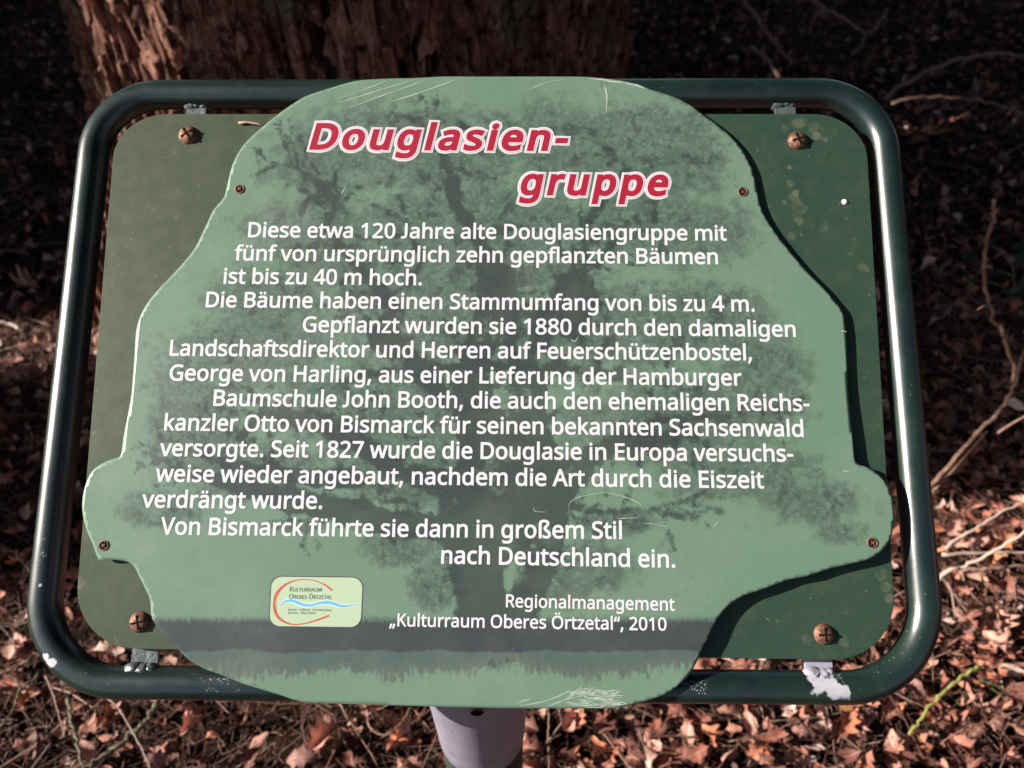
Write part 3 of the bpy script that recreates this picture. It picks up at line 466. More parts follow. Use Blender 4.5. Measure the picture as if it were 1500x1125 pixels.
def fill_glyph(ch, k, wt):
    key = (ch, k, wt)
    if key not in FILL:
        cs = contours(ch, k, wt); vs = []; es = []
        for P in cs:
            b0 = len(vs); vs += [Vector((float(p[0]), float(p[1]))) for p in P]; es += [(b0+i, b0+(i+1) % len(P)) for i in range(len(P))]
        if not vs: FILL[key] = ([], []); return FILL[key]
        v2, _, f2, *_r = delaunay_2d_cdt(vs, es, [], 0, 1e-4); v2 = np.array([(p.x, p.y) for p in v2]); f2 = np.array([list(f) for f in f2 if len(f) == 3])
        c_ = v2[f2].mean(1); wn = np.zeros(len(c_))
        for P in cs:
            for p, q in zip(P, np.roll(P, -1, 0)):
                up = (p[1] <= c_[:, 1]) & (q[1] > c_[:, 1]); dn = (p[1] > c_[:, 1]) & (q[1] <= c_[:, 1]); sd_ = (q[0]-p[0])*(c_[:, 1]-p[1])-(c_[:, 0]-p[0])*(q[1]-p[1])
                wn += (up & (sd_ > 0)); wn -= (dn & (sd_ < 0))
        FILL[key] = (v2, f2[wn != 0])
    return FILL[key]
def text_geo(s, wt=0, track=0, slant=0, shape='fill', rad=0, small=None):
    if shape == 'fill':
        x = 0; VV, FF, n_ = [], [], 0
        for ch in s:
            k = 1.0
            if small and ch.islower(): ch = ch.upper(); k = small
            v2, f2 = fill_glyph(ch, k, wt)
            if len(v2):
                VV.append(np.stack([v2[:, 0]+x, v2[:, 1], np.zeros(len(v2))], 1)); FF.append(f2+n_); n_ += len(v2)
            x += GLYPHS[ch][0]*k+track
        V = np.concatenate(VV); a_, b_ = V[:, 0].min(), V[:, 0].max(); V[:, 0] += V[:, 1]*slant
        return V, [tuple(map(int, f)) for f in np.concatenate(FF)], a_, b_
    cu = bpy.data.curves.new('tmp', 'CURVE'); x = 0; xs = []
    cu.dimensions = '2D' if shape == 'fill' else '3D'
    if shape == 'fill': cu.fill_mode = 'BOTH'
    else: cu.fill_mode = 'FULL'; cu.bevel_depth = rad; cu.bevel_resolution = 1
    for ch in s:
        k = 1.0
        if small and ch.islower(): ch = ch.upper(); k = small
        adv, cs = GLYPHS[ch]
        for P in contours(ch, k, wt):
            P = P.copy(); P[:, 0] += x; xs += [P[:, 0].min(), P[:, 0].max()]
            P[:, 0] += P[:, 1]*slant
            sp = cu.splines.new('POLY'); sp.points.add(len(P)-1); sp.use_cyclic_u = True
            sp.points.foreach_set('co', np.hstack([P, np.zeros((len(P), 1)), np.ones((len(P), 1))]).ravel())
        x += adv*k+track
    o = bpy.data.objects.new('tmp', cu); COL.objects.link(o); bpy.context.view_layer.update()
    me = bpy.data.meshes.new_from_object(o.evaluated_get(bpy.context.evaluated_depsgraph_get()))
    V = np.zeros(len(me.vertices)*3); me.vertices.foreach_get('co', V); V = V.reshape(-1, 3); F = [tuple(p.vertices) for p in me.polygons]
    bpy.data.objects.remove(o); bpy.data.curves.remove(cu); bpy.data.meshes.remove(me)
    return V, F, min(xs), max(xs)
def put_text(name, s, x0, y0, x1, y1, cap, m, lift=.00012, wt=0, track=0, slant=0, shape='fill', rad=0, parent=None, label=None, small=None, wplane=.0152, span=None):
    V, F, a, b_ = text_geo(s, wt, track, slant, shape, rad, small)
    if span: a, b_ = span
    p0 = np.array(ub(x0, y0, wplane)); p1 = np.array(ub(x1, y1, wplane)); e = (p1-p0)/np.linalg.norm(p1-p0); nrm = np.array([-e[1], e[0]])
    sx_ = np.linalg.norm(p1-p0)/(b_-a); sy_ = cap/573.0
    uv = p0+(V[:, 0:1]-a)*sx_*e+V[:, 1:2]*sy_*nrm
    w = zt(uv[:, 0], uv[:, 1])+lift+(V[:, 2]*sx_*.02 if shape != 'fill' else 0)
    part(name, np.stack([uv[:, 0], uv[:, 1], w], 1), F, m, parent or front, smooth=False, board=1, label=label)
    return sx_/sy_
LINES = [("Diese etwa 120 Jahre alte Douglasiengruppe mit",363,347,1065,352),("fünf von ursprünglich zehn gepflanzten Bäumen",343,381,1052,386.5),("ist bis zu 40 m hoch.",327,415,618,417.5),
("Die Bäume haben einen Stammumfang von bis zu 4 m.",301,449.5,1106,456),("Gepflanzt wurden sie 1880 durch den damaligen",443,486,1166,493),("Landschaftsdirektor und Herren auf Feuerschützenbostel,",248,520.5,1102,527.5),
("George von Harling, aus einer Lieferung der Hamburger",247.5,557,1087,564.5),("Baumschule John Booth, die auch den ehemaligen Reichs-",312,594,1186,602),("kanzler Otto von Bismarck für seinen bekannten Sachsenwald",240,630,1177,639.5),
("versorgte. Seit 1827 wurde die Douglasie in Europa versuchs-",233,667.5,1162,676),("weise wieder angebaut, nachdem die Art durch die Eiszeit",227,705,1119,715),("verdrängt wurde.",207,743,472,745),
("Von Bismarck führte sie dann in großem Stil",234,782.5,911,789),("nach Deutschland ein.",646,825,989,831)]
for s, x0, y0, x1, y1 in LINES:
    r = put_text('text_line', s, x0, y0, x1, y1, .01285, m_white, wt=17, label='white printed line reading "'+s+'"')
    print('ratio', round(r, 3), s[:20])
put_text('text_line', "Regionalmanagement", 741, 889, 988, 894, .0093, m_white, wt=15, label='white printed line reading "Regionalmanagement"')
put_text('text_line', "„Kulturraum Oberes Örtzetal“, 2010", 570, 917, 976, 923, .0093, m_white, wt=15, label='white printed line reading "„Kulturraum Oberes Örtzetal“, 2010"')
for s, x0, y0, x1, y1 in (("Douglasien-", 453, 217.5, 829, 219.5), ("gruppe", 760, 284, 976, 285.5)):
    k = dict(wt=34, track=84, slant=.2)
    put_text('heading_outline', s, x0, y0, x1, y1, .0225, m_white, lift=.0001, shape='stroke', rad=66, label='white outline of the red heading', **k)
    put_text('heading_rim', s, x0, y0, x1, y1, .0225, m_pink, lift=.00018, shape='stroke', rad=36, label='thin pink rim round the red letters', **k)
    put_text('heading_inner_outline', s, x0, y0, x1, y1, .0225, m_white, lift=.00024, shape='stroke', rad=24, label='inner white outline of the red heading', **k)
    put_text('heading', s, x0, y0, x1, y1, .0225, m_red, lift=.0003, label='bold red italic heading reading "'+s+'"', **k)

# small logo panel ----------------------------------------------------------------
def flat_poly(name, pts, lift, m, parent, label=None):
    P = np.array([ub(x, y, .0152) for x, y in pts])
    part(name, np.stack([P[:, 0], P[:, 1], zt(P[:, 0], P[:, 1])+lift], 1), [tuple(range(len(P)))[::-1]], m, parent, smooth=False, board=1, label=label)
def flat_strip(name, ctr, wd_, lift, m, parent, label=None, kind=None):
    V = []; F = []
    for pts, w_ in zip(ctr, wd_):
        P = spline(pts, 8); w_ = np.interp(np.linspace(0, 1, len(P)), np.linspace(0, 1, len(w_)), w_)
        T = np.gradient(P, axis=0); T /= np.linalg.norm(T, axis=1)[:, None]+1e-9; Nn = np.stack([-T[:, 1], T[:, 0]], 1)
        k = len(V)
        for p, n_, w1 in zip(P, Nn, w_):
            for s_2 in (1, -1):
                u, v = ub(*(p+n_*w1*s_2/2), .0152); V.append((u, v, float(zt(u, v))+lift))
        F += [(k+2*i, k+2*i+1, k+2*i+3, k+2*i+2) for i in range(len(P)-1)]
    return part(name, V, F, m, parent, smooth=False, board=1, label=label, kind=kind)
def rr_px(x0, y0, x1, y1, sk, r):
    P = []
    for (cx, cy, a0) in ((x1-r, y0+r, 270), (x1-r, y1-r, 0), (x0+r, y1-r, 90), (x0+r, y0+r, 180)):
        for i in range(9):
            a = math.radians(a0+90*i/8); x, y = cx+r*math.cos(a), cy+r*math.sin(a); P.append((x-sk*(y-y0)/(y1-y0), y+(x-x0)*.012))
    return P
m_pan, _, _ = mat('pale_panel_print', .45, .4, (.46, .58, .40)); m_lr, _, _ = mat('logo_red', .45, .4, (.55, .10, .08)); m_lb, _, _ = mat('logo_blue', .45, .4, (.15, .46, .68))
m_lw, _, _ = mat('logo_white', .45, .4, (.74, .78, .76)); m_gi, _, _ = mat('grey_ink', .5, .4, (.15, .18, .18))
part_logo_rim = rr_px(396.6, 843.2, 532.6, 918.2, 3.2, 16.5); part_logo = rr_px(398, 844.6, 531.4, 917, 3.2, 15.5)
P = np.array([ub(x, y, .0152) for x, y in part_logo_rim])
logo = part('logo_panel', np.stack([P[:, 0], P[:, 1], zt(P[:, 0], P[:, 1])+.0001], 1), [tuple(range(len(P)))[::-1]], m_ink, sign, smooth=False, board=1, label='small rounded pale logo panel at the lower left of the board')
flat_poly('panel_face', part_logo, .0002, m_pan, logo)
def Lp(x, y): return (380+x*.12, 830+y*.12)
flat_strip('red_ring', [[Lp(*p) for p in ((888,292),(820,235),(720,185),(600,158),(500,160),(400,180),(310,225),(240,290),(200,360),(185,440),(190,530),(225,610),(290,665),(370,698),(460,705),(560,692),(660,665),(760,632),(850,597))]],
           [[3.0, 2.2, 1.5, 1.2, 1.4, 2, 3, 4, 4.6, 4.4, 4.4, 3.8, 3.2, 2.4, 1.8, 1.8, 2.2, 2.6, 2.4]], .00028, m_lr, logo, 'red brush-drawn open ring')
flat_strip('ring_gap', [[Lp(*p) for p in ((262, 290), (218, 360), (196, 440), (192, 500))]], [[.2, .8, .8, .2]], .00034, m_pan, logo)
wv = [Lp(*p) for p in ((245, 480), (290, 438), (350, 415), (420, 420), (490, 450), (570, 472), (650, 465), (730, 445), (820, 435), (900, 450), (980, 478), (1060, 480), (1150, 464), (1235, 452))]
flat_strip('wave_border', [wv], [[1, 4, 6.4, 7, 7.4, 7, 6, 6, 7.6, 7.4, 6.4, 5.2, 3.4, 1]], .00028, m_lw, logo); flat_strip('blue_wave', [wv], [[.2, 2.2, 4.2, 4.6, 5, 4.6, 3.6, 3.8, 5.4, 5, 4.4, 3.4, 1.6, .3]], .00034, m_lb, logo, 'blue river wave across the logo')
def lt(s, x0, y0, x1, y1, cap, m, **k): a = Lp(x0, y0); b_ = Lp(x1, y1); put_text('logo_text', s, *a, *b_, cap, m, lift=.00032, parent=logo, label='tiny dark logo lettering reading "'+s+'"', **k)
lt("Kulturraum", 370, 303, 757, 305, .0036, m_ink, small=.78); lt("Oberes Örtzetal", 362, 393, 882, 397, .0036, m_ink, small=.78)
lt("Bergen · Faßberg · Hermannsburg", 350, 537, 878, 543, .0017, m_gi); lt("Munster · Wietzendorf", 350, 577, 688, 580, .0017, m_gi)

# scratches, screws, brackets ----------------------------------------------------
m_scr, _, _ = mat('bare_scratch', .4, .5, (.46, .53, .46)); m_rust, t, b = mat('rusty_screw', .6, .5); N = NT(t)
o = N.obj(); nn = N.noise(o, 260, 6, .7); N.L(N.mix(N.step(nn, .38, .64), (.10, .04, .025), (.30, .15, .10)), b.inputs['Base Color']); b.inputs['Metallic'].default_value = .35
N.bump(nn, .5, .0006, b)
m_slot, _, _ = mat('recess_dark', .95, .1, (.012, .006, .004))  # near-black standing in for shade inside screw slots and the drain hole
SCR = [[(487,148),(528,133),(566,119)],[(505,161),(560,140),(625,117)],[(496,151),(540,137),(615,114)],[(570,150),(620,134),(672,115)],[(775,131),(800,121),(830,116)],[(888,125),(889,148),(888,168)],[(885,122),(890,150)],[(862,115),(905,119),(950,131)],[(880,117),(915,121),(943,128)],
 [(832,748),(836,735),(852,727),(885,722),(915,728),(935,737),(943,748)],[(782,743),(784,749),(800,750)],[(940,766),(960,768),(978,772)],[(1043,775),(1048,768),(1052,764)],[(1232,484),(1240,486)],[(1233,690),(1243,691)],[(836,497),(842,500),(848,492)],[(507,273),(500,284)],
 [(800,1036),(840,1018),(855,1000)],[(795,1036),(830,1024),(880,1014)],[(880,1037),(893,1018),(899,1012)],[(755,1030),(780,1022)],[(842,1010),(870,1007)],[(760,1034),(800,1026),(835,1012)],[(897,1028),(893,1020)],[(905,760),(935,758)]]
for i in range(48):
    x = random.uniform(825, 885); y = random.uniform(1012, 1035); SCR.append([(x, y), (x+random.uniform(8, 28), y-random.uniform(-2, 5)), (x+random.uniform(28, 36), y-random.uniform(-1, 7))])
flat_strip('scratches', SCR, [[.15]+[random.uniform(.4, 1.5)*(2.2 if i in (5, 7, 8) else 1) for _ in range(5)]+[.15] for i, s in enumerate(SCR)], .0002, m_scr, front, 'pale scratches in the print', kind='stuff')
def dome(u, v, w, r, h, k=24):
    V = [(u, v, w+h)]; rings = [(q*r, h*(1-q**4)) for q in (.3, .55, .72, .85, .94, 1)]+[(r, -.001)]
    for rr, zz in rings: V += [(u+rr*math.cos(2*math.pi*j/k), v+rr*math.sin(2*math.pi*j/k), w+zz) for j in range(k)]
    F = [(0, 1+j, 1+(j+1) % k) for j in range(k)]
    for i in range(len(rings)-1): F += [(1+i*k+j, 1+(i+1)*k+j, 1+(i+1)*k+(j+1) % k, 1+i*k+(j+1) % k) for j in range(k)]
    return V, F
def cross(u, v, w, L_, wd_, ang, tz):
    V = []; F = []
    for a in (ang, ang+90):
        ca, sa = math.cos(math.radians(a)), math.sin(math.radians(a)); k = len(V); a_off = .00003 if a != ang else 0
        for zz in (w-.001, w+tz+a_off):
            for sx_, sy_ in ((-1, -1), (1, -1), (1, 1), (-1, 1)):
                x, y = sx_*L_, sy_*wd_; V.append((u+x*ca-y*sa, v+x*sa+y*ca, zz))
        F += [(k+4, k+5, k+6, k+7), (k, k+1, k+5, k+4), (k+1, k+2, k+6, k+5), (k+2, k+3, k+7, k+6), (k+3, k, k+4, k+7)]
    return V, F
for px, py, r, ang in ((276, 198, .0088, 35), (1168, 206, .0085, 20), (205, 911, .0083, 12), (1207, 929, .0080, 2)):
    u, v = ub(px, py, .012); u, v = ub(px, py, zb(v)); u, v = ub(px, py, zb(v)); w = zb(v); V, F = dome(u, v, w, r, .0042); s_ = part('screw', V, F, m_rust, board=1)
    # slot: raised dark cross, the recess shade put into its colour
    V, F = cross(u, v, w, r*.66, r*.10, ang, .00425); part('screw_slot', V, F, m_slot, s_, smooth=False, board=1)
for px, py in ((351, 277), (1088, 281), (152, 799), (1276, 795)):
    u, v = ub(px, py, .0152); w = float(zt(u, v))
    V, F = dome(u, v, w, .0034, .0006); s_ = part('screw', V, F, m_slot, board=1, label='small dark countersunk screw of the front plate')
    V, F = sweep([(u+.0036*math.cos(a), v+.0036*math.sin(a), w+.0001) for a in np.linspace(0, 2*math.pi, 20, endpoint=False)], .0007, 6, closed=True)
    part('screw_rim', V, F, m_rust, s_, board=1)
    V, F = cross(u, v, w, .0018, .0004, 40, .0012); part('screw_slot', V, F, m_rust, s_, smooth=False, board=1)
m_galv, t, b = mat('galvanised_weld', .42, .5); N = NT(t); o = N.obj(); nn = N.noise(o, 150, 5, .6)
N.L(N.mix(nn, (.05, .06, .06), (.22, .24, .26)), b.inputs['Base Color']); b.inputs['Metallic'].default_value = .4; N.bump(nn, .6, .002, b)
m_galvw, _, _ = mat('white_painted_weld', .5, .4, (.34, .34, .40))
def lump(pts, m, parent, seed):                   # weld bead: noisy ellipsoids joined in one mesh
    V = []; F = []
    for (u, v, w, a, b_, c_) in pts:
        k = len(V); nu, nv_ = 16, 10
        for i in range(nv_+1):
            th = math.pi*i/nv_
            for j in range(nu):
                ph = 2*math.pi*j/nu; d = Vector((math.sin(th)*math.cos(ph), math.sin(th)*math.sin(ph), math.cos(th)))
                q = 1+.22*noise.noise(d*2.2+Vector((seed+k, 0, 0))); V.append((u+d.x*a*q, v+d.y*b_*q, w+d.z*c_*q))
        F += [(k+i*nu+j, k+(i+1)*nu+j, k+(i+1)*nu+(j+1) % nu, k+i*nu+(j+1) % nu) for i in range(nv_) for j in range(nu)]
    return part('weld_bead', V, F, m, parent, board=1)
def tab(px, py, up, m, seed, wid=.0105):
    u, _ = ub(px, py, .006); v0 = hh-TR*.75 if up else -hh+TR*.75; v1 = v0-.020 if up else v0+.022
    zz = .0022 if up else .0015; V = []; th = .0035
    for z_ in (zz-th, zz):
        for a, b_ in ((u-wid, v0), (u+wid, v0), (u+wid*.96, v1), (u-wid*.96, v1)): V.append((a, b_, z_ if b_ == v0 else min(z_, zb(v1)-.0022)))
    F = [(0, 1, 2, 3), (4, 5, 6, 7), (0, 1, 5, 4), (1, 2, 6, 5), (2, 3, 7, 6), (3, 0, 4, 7)]
    p = part('mounting_bracket', V, F, m, smooth=False, board=1)
    s = -1 if up else 1; lump([(u-wid*.6, v0+s*.001, .003 if not up else -.001, .0080, .0055, .006), (u+wid*.1, v0+s*.0005, .003 if not up else -.001, .0075, .005, .006), (u+wid*.6, v0+s*.001, .0025 if not up else -.001, .0058, .0048, .0055)], m, p, seed)
tab(208, 960, False, m_galv, 1); tab(1203, 978, False, m_galvw, 5); tab(284, 163, True, m_galv, 9, .009); tab(1153, 163, True, m_galv, 13, .009)
u, v = ub(1237, 296, .011); V, F = dome(u, v, zb(v), .0026, .0012, 14); part('paint_drop', V, F, m_white, board=1, label='tiny white paint drop on the right of the back plate')
u0, v0 = ub(353, 182, .011)
m_stalk, _, _ = mat('pale_needle', .7, .3, (.42, .27, .21))
V, F = sweep([(*ub(x, y, .0125), .0135) for x, y in ((350, 181), (362, 180), (376, 182), (392, 187))], .0011, 6); V = np.array(V)
me = mesh('pine_needle', b2w(V[:, 0], V[:, 1], V[:, 2]), F, m_stalk)
link('pine_needle', me, label='pale dry needle lying on the top left of the back plate', cat='needle')

# post -------------------------------------------------------------------------
m_coll, t, b = mat('grey_painted_collar', .4, .5); N = NT(t); o = N.obj(); n1 = N.noise(o, 25, 5, .6); n2 = N.noise(o, 420, 3, .6)
c = N.mix(n1, (.22, .20, .26), (.34, .31, .38)); c = N.mix(N.math('MULTIPLY', N.step(N.noise(N.scale(o, (1, 1, .25)), 45, 6, .7), .5, .75), .5), c, (.12, .10, .11)); c = N.mix(N.step(n2, .68, .74), c, (.65, .6, .66)); c = N.mix(N.step(N.noise(o, 330, 2, .5), .30, .27), c, (.04, .03, .04))
c = N.mix(N.math('MULTIPLY', N.step(N.noise(o, 95, 6, .75), .5, .66), .45), c, (.40, .38, .44)); c = N.mix(N.math('MULTIPLY', N.step(N.noise(o, 60, 6, .75), .58, .7), .5), c, (.07, .06, .06)); N.L(c, b.inputs['Base Color']); N.bump(N.math('ADD', n1, N.math('MULTIPLY', n2, .5)), .5, .0015, b)
m_post, t, b = mat('dark_green_post_paint', .4, .45); N = NT(t); o = N.obj(); n1 = N.noise(o, 40, 5, .6)
N.L(N.mix(n1, (.02, .03, .026), (.05, .06, .05)), b.inputs['Base Color'])
RC = .0600
V, F = lathe([(.0475, .545), (.0487, .548), (.0492, .57), (.0520, .65), (.0562, .72), (.0597, .78), (.0605, .82), (.0605, .895)], 56); V = np.array(V)
V[-56:, 2] = .895+np.clip((V[-56:, 1])*.7, -.05, .03)-.012; part('post_collar', V+S0, F, m_coll, label='tapered grey-lilac collar at the top of the post')
V, F = lathe([(.0468, -.3), (.0468, .04), (.0468, .35), (.0468, .60)], 48); part('post', np.array(V)+S0, F, m_post)
d = dp(699, 1044, 1.0)-CAM; c0 = np.array([PX, PY]); A = d[0]**2+d[1]**2; e = CAM[:2]-c0; Bq = 2*(e @ d[:2]); Cq = e @ e-RC**2
tt = (-Bq-math.sqrt(max(0, Bq*Bq-4*A*Cq)))/(2*A); hp = CAM+d*tt
an0 = math.atan2(hp[1]-PY, hp[0]-PX); V = []
for ring_ in (.0, .0055, .0062):
    for j in range(20):
        a = 2*math.pi*j/20; V.append((PX+(RC+.0004)*math.cos(an0+ring_*math.cos(a)/RC), PY+(RC+.0004)*math.sin(an0+ring_*math.cos(a)/RC), hp[2]+ring_*1.1*math.sin(a)))
F = [(20*i+j, 20*i+(j+1) % 20, 20*(i+1)+(j+1) % 20, 20*(i+1)+j) for i in (0, 1) for j in range(20)]; part('drain_hole', V, F, m_slot)  # flat dark patch on the collar, coloured as the hole's shaded inside

# ------------------------------------------------------------------ leaf litter
m_leaf, t, b = mat('dead_leaf', .62, .35); N = NT(t)
tone = N.attr('tone'); o = N.obj(); nn = N.noise(o, 70, 5, .6)
c = N.mix(N.step(nn, .45, .75), tone, (.06, .03, .02)); c = N.mix(.7, c, tone); st = N.n('ShaderNodeSeparateXYZ'); N.L(N.attr('leafst'), st.inputs[0])
ab = N.math('ABSOLUTE', st.outputs[0]); rib = N.step(ab, .10, .03)
vn = N.math('PINGPONG', N.math('SUBTRACT', N.math('MULTIPLY', st.outputs[1], 7), N.math('MULTIPLY', ab, 1.6)), .5); vein = N.math('MULTIPLY', N.math('MAXIMUM', rib, N.math('MULTIPLY', N.step(vn, .1, .02), .6)), st.outputs[2])
c = N.mix(N.math('MULTIPLY', vein, .45), c, (.62, .42, .30)); c = N.mix(N.math('MULTIPLY', N.math('MULTIPLY', N.step(ab, .72, 1.0), .5), st.outputs[2]), c, (.10, .045, .03))
spt = N.step(N.noise(o, 160, 3, .6), .60, .66); c = N.mix(N.math('MULTIPLY', spt, .6), c, (.07, .03, .02))
N.L(c, b.inputs['Base Color']); N.bump(N.math('SUBTRACT', nn, N.math('MULTIPLY', vein, .5)), .5, .004, b)
N.L(N.math('ADD', N.math('MULTIPLY', nn, .3), .4), b.inputs['Roughness'])
TONES = np.array([(.50, .20, .145), (.58, .30, .235), (.40, .14, .10), (.20, .07, .052), (.68, .44, .36), (.10, .036, .03), (.64, .24, .12), (.30, .14, .12), (.74, .55, .47), (.46, .15, .08)])
def leaf_proto(g, rows, cols, L_, oak):
    t_ = np.linspace(0, 1, rows); w = np.sin(np.pi*np.clip(t_, 0, 1)**(.85 if oak else .8))**(.75 if oak else 1.0)*.5*L_*(.52 if oak else .50)
    if oak: w = w*(1+.34*np.sin(t_*2*np.pi*3.6+g.random()*3))
    w = w*(1+g.normal(0, .09, rows)); w[0] = .012*L_; w[-1] = .01*L_; ST = np.zeros((rows, cols, 3)); cx = np.linspace(-1, 1, cols); V = np.zeros((rows, cols, 3))
    c1, c2, tw, fold = g.normal(0, 1.5), g.normal(.6, 1.7), g.normal(0, 1.0), abs(g.normal(.3, .45))
    for i in range(rows):
        for j in range(cols):
            x = cx[j]*w[i]; y = (t_[i]-.5)*L_
            if oak and 0 < i < rows-1: y += .10*L_*abs(cx[j])*math.sin(t_[i]*7+1)*.4
            z = abs(x)*fold+c2*x*x/L_*1.6+g.normal(0, .0011)
            a = c1*t_[i]; R1 = 1/c1 if abs(c1) > .05 else None
            yy, zz = (y, 0) if R1 is None else (math.sin(c1*(t_[i]-.5))*L_/c1, (1-math.cos(c1*(t_[i]-.5)))*L_/c1)
            ang = tw*(t_[i]-.5); xx = x*math.cos(ang)-z*math.sin(ang); z2 = x*math.sin(ang)+z*math.cos(ang)
            V[i, j] = (xx, yy, zz+z2+.035*L_*math.sin(t_[i]*9+cx[j]*3)*abs(cx[j])); ST[i, j] = (cx[j], t_[i], 1)
    V = V.reshape(-1, 3); V[:, 2] -= V[:, 2].mean()
    F = [(i*cols+j, i*cols+j+1, (i+1)*cols+j+1, (i+1)*cols+j) for i in range(rows-1) for j in range(cols-1)]
    return V, np.array(F), ST.reshape(-1, 3)
g = np.random.default_rng(21)
lo = [leaf_proto(g, 9, 3, 1.0, k % 4 != 0) for k in range(36)]       # unit size; normal noise scaled below
def rot_many(n, tilt):
    yaw = g.random(n)*2*np.pi; ax = g.random(n)*2*np.pi; tl = np.abs(g.normal(0, tilt, n)); R_ = np.zeros((n, 3, 3))
    for i in range(n):
        R_[i] = np.array((Matrix.Rotation(tl[i], 3, Vector((math.cos(ax[i]), math.sin(ax[i]), 0))) @ Matrix.Rotation(yaw[i], 3, 'Z')))
    return R_
NL = 19000
y = np.where(g.random(NL) < .55, g.uniform(-.75, 1.4, NL), g.uniform(1.4, 5.6, NL)); half = .62*(y+.46)+1.0
x = g.uniform(-1, 1, NL)*half
far = np.hypot(x-TX, y-TY) > .74; x, y = x[far], y[far]
dens = np.array([noise.noise((a*1.3+5, b_*1.3, 0)) for a, b_ in zip(x, y)])
keep = (g.random(len(x)) < np.clip(.62+dens*1.3+.38*(x > .25), .15, 1)); x, y = x[keep], y[keep]; n = len(x)
size = g.uniform(.024, .056, n)*np.where(g.random(n) < .1, 1.2, 1); z = gh(x, y)+.006+g.random(n)**1.4*.045
RM = rot_many(n, .60); tn = g.choice(len(TONES), n, p=[.17, .13, .15, .13, .06, .12, .06, .1, .03, .05])
qx, qy, qd = proj(np.stack([x, y, z], 1)); insign = (qx > 60-0*qy) & (qx < 1385) & (qy > 115) & (qy < 1035)
vis = (qx > -5) & (qx < 1505) & (qy > -5) & (qy < 1130) & ~insign & (qd > .2); score = np.where(vis, size/np.maximum(qd, .1), 0); big = np.argsort(-score)[:300]
isbig = np.zeros(n, bool); isbig[big] = True
VV, FF, TT, SS, kv = [], [], [], [], 0
for i in np.where(~isbig)[0]:
    Vp, Fp, Sp = lo[i % 36]; SS.append(Sp); P = (Vp*size[i]) @ RM[i].T+(x[i], y[i], z[i]); VV.append(P); FF.append(Fp+kv); kv += len(P); TT.append(np.repeat(TONES[tn[i]][None]*g.uniform(.75, 1.15), len(P), 0))
link('leaf_litter', big_mesh('leaf_litter', np.concatenate(VV), np.concatenate(FF), m_leaf, {'tone': np.concatenate(TT), 'leafst': np.concatenate(SS)}), ground, kind='stuff')
hi = []
for k in range(40):
    Vp, Fp, Sp = leaf_proto(g, 15, 7, 1.0, k % 4 != 0); tone_ = TONES[g.choice(len(TONES), p=[.17, .15, .15, .1, .08, .08, .08, .1, .04, .05])]*g.uniform(.85, 1.15)
    Vp = Vp*.05; hi.append(big_mesh('fallen_leaf', Vp, Fp, m_leaf, {'tone': np.repeat(tone_[None], len(Vp), 0), 'leafst': Sp}))
for i in big:
    o_ = link('fallen_leaf', hi[int(g.integers(40))], ground)
    Mx = Matrix(RM[i].tolist()).to_4x4(); s_ = size[i]/.05*1.05; o_.matrix_world = Matrix.Translation((x[i], y[i], z[i]+.012)) @ Mx @ Matrix.Scale(s_, 4)
# needles and fine stalks
def sticks(n, lmin, lmax, wid, spread, zmax, region):
    x0, x1, y0, y1 = region; cx = g.uniform(x0, x1, n); cy = g.uniform(y0, y1, n); L_ = g.uniform(lmin, lmax, n); a = g.random(n)*6.283; tl = g.normal(0, spread, n)
    d = np.stack([np.cos(a)*np.cos(tl), np.sin(a)*np.cos(tl), np.sin(tl)], 1); c_ = np.stack([cx, cy, gh(cx, cy)+.01+g.random(n)*zmax], 1)
    sd_ = np.stack([-np.sin(a), np.cos(a), np.zeros(n)], 1); up = np.cross(d, sd_); bend = g.normal(0, .18, n)[:, None]*L_[:, None]
    V = []
    for k, s_ in enumerate((-.5, 0, .5)):
        mid = c_+d*L_[:, None]*s_+sd_*bend*(.25-s_*s_)
        for (p, q) in ((1, 0), (-.5, .87), (-.5, -.87)): V.append(mid+(sd_*p+up*q)*wid/2)
    V = np.stack(V, 1); base_ = np.arange(n)[:, None]*9; F = []
    for k in (0, 3):
        for j in range(3): F.append(np.concatenate([base_+k+j, base_+k+(j+1) % 3, base_+k+3+(j+1) % 3, base_+k+3+j], 1))
    return V.reshape(-1, 3), np.concatenate(F)
A1 = sticks(42000, .015, .06, .0011, .3, .035, (-1.6, 1.6, -.7, 1.3)); A2 = sticks(16000, .03, .09, .002, .3, .04, (-3, 3.2, 1.0, 4.5)); A3 = sticks(2600, .08, .22, .0026, .2, .05, (-2, 2.2, -.7, 2.6))
V = np.concatenate([A1[0], A2[0], A3[0]]); F = np.concatenate([A1[1], A2[1]+len(A1[0]), A3[1]+len(A1[0])+len(A2[0])])
tcol = np.array([(.20, .095, .07), (.30, .17, .13), (.12, .055, .04), (.42, .29, .23)])[np.repeat(g.choice(4, len(V)//9, p=[.35, .25, .3, .1]), 9)]
link('needle_litter', big_mesh('needle_litter', V, F, m_leaf, {'tone': tcol}), ground, kind='stuff')

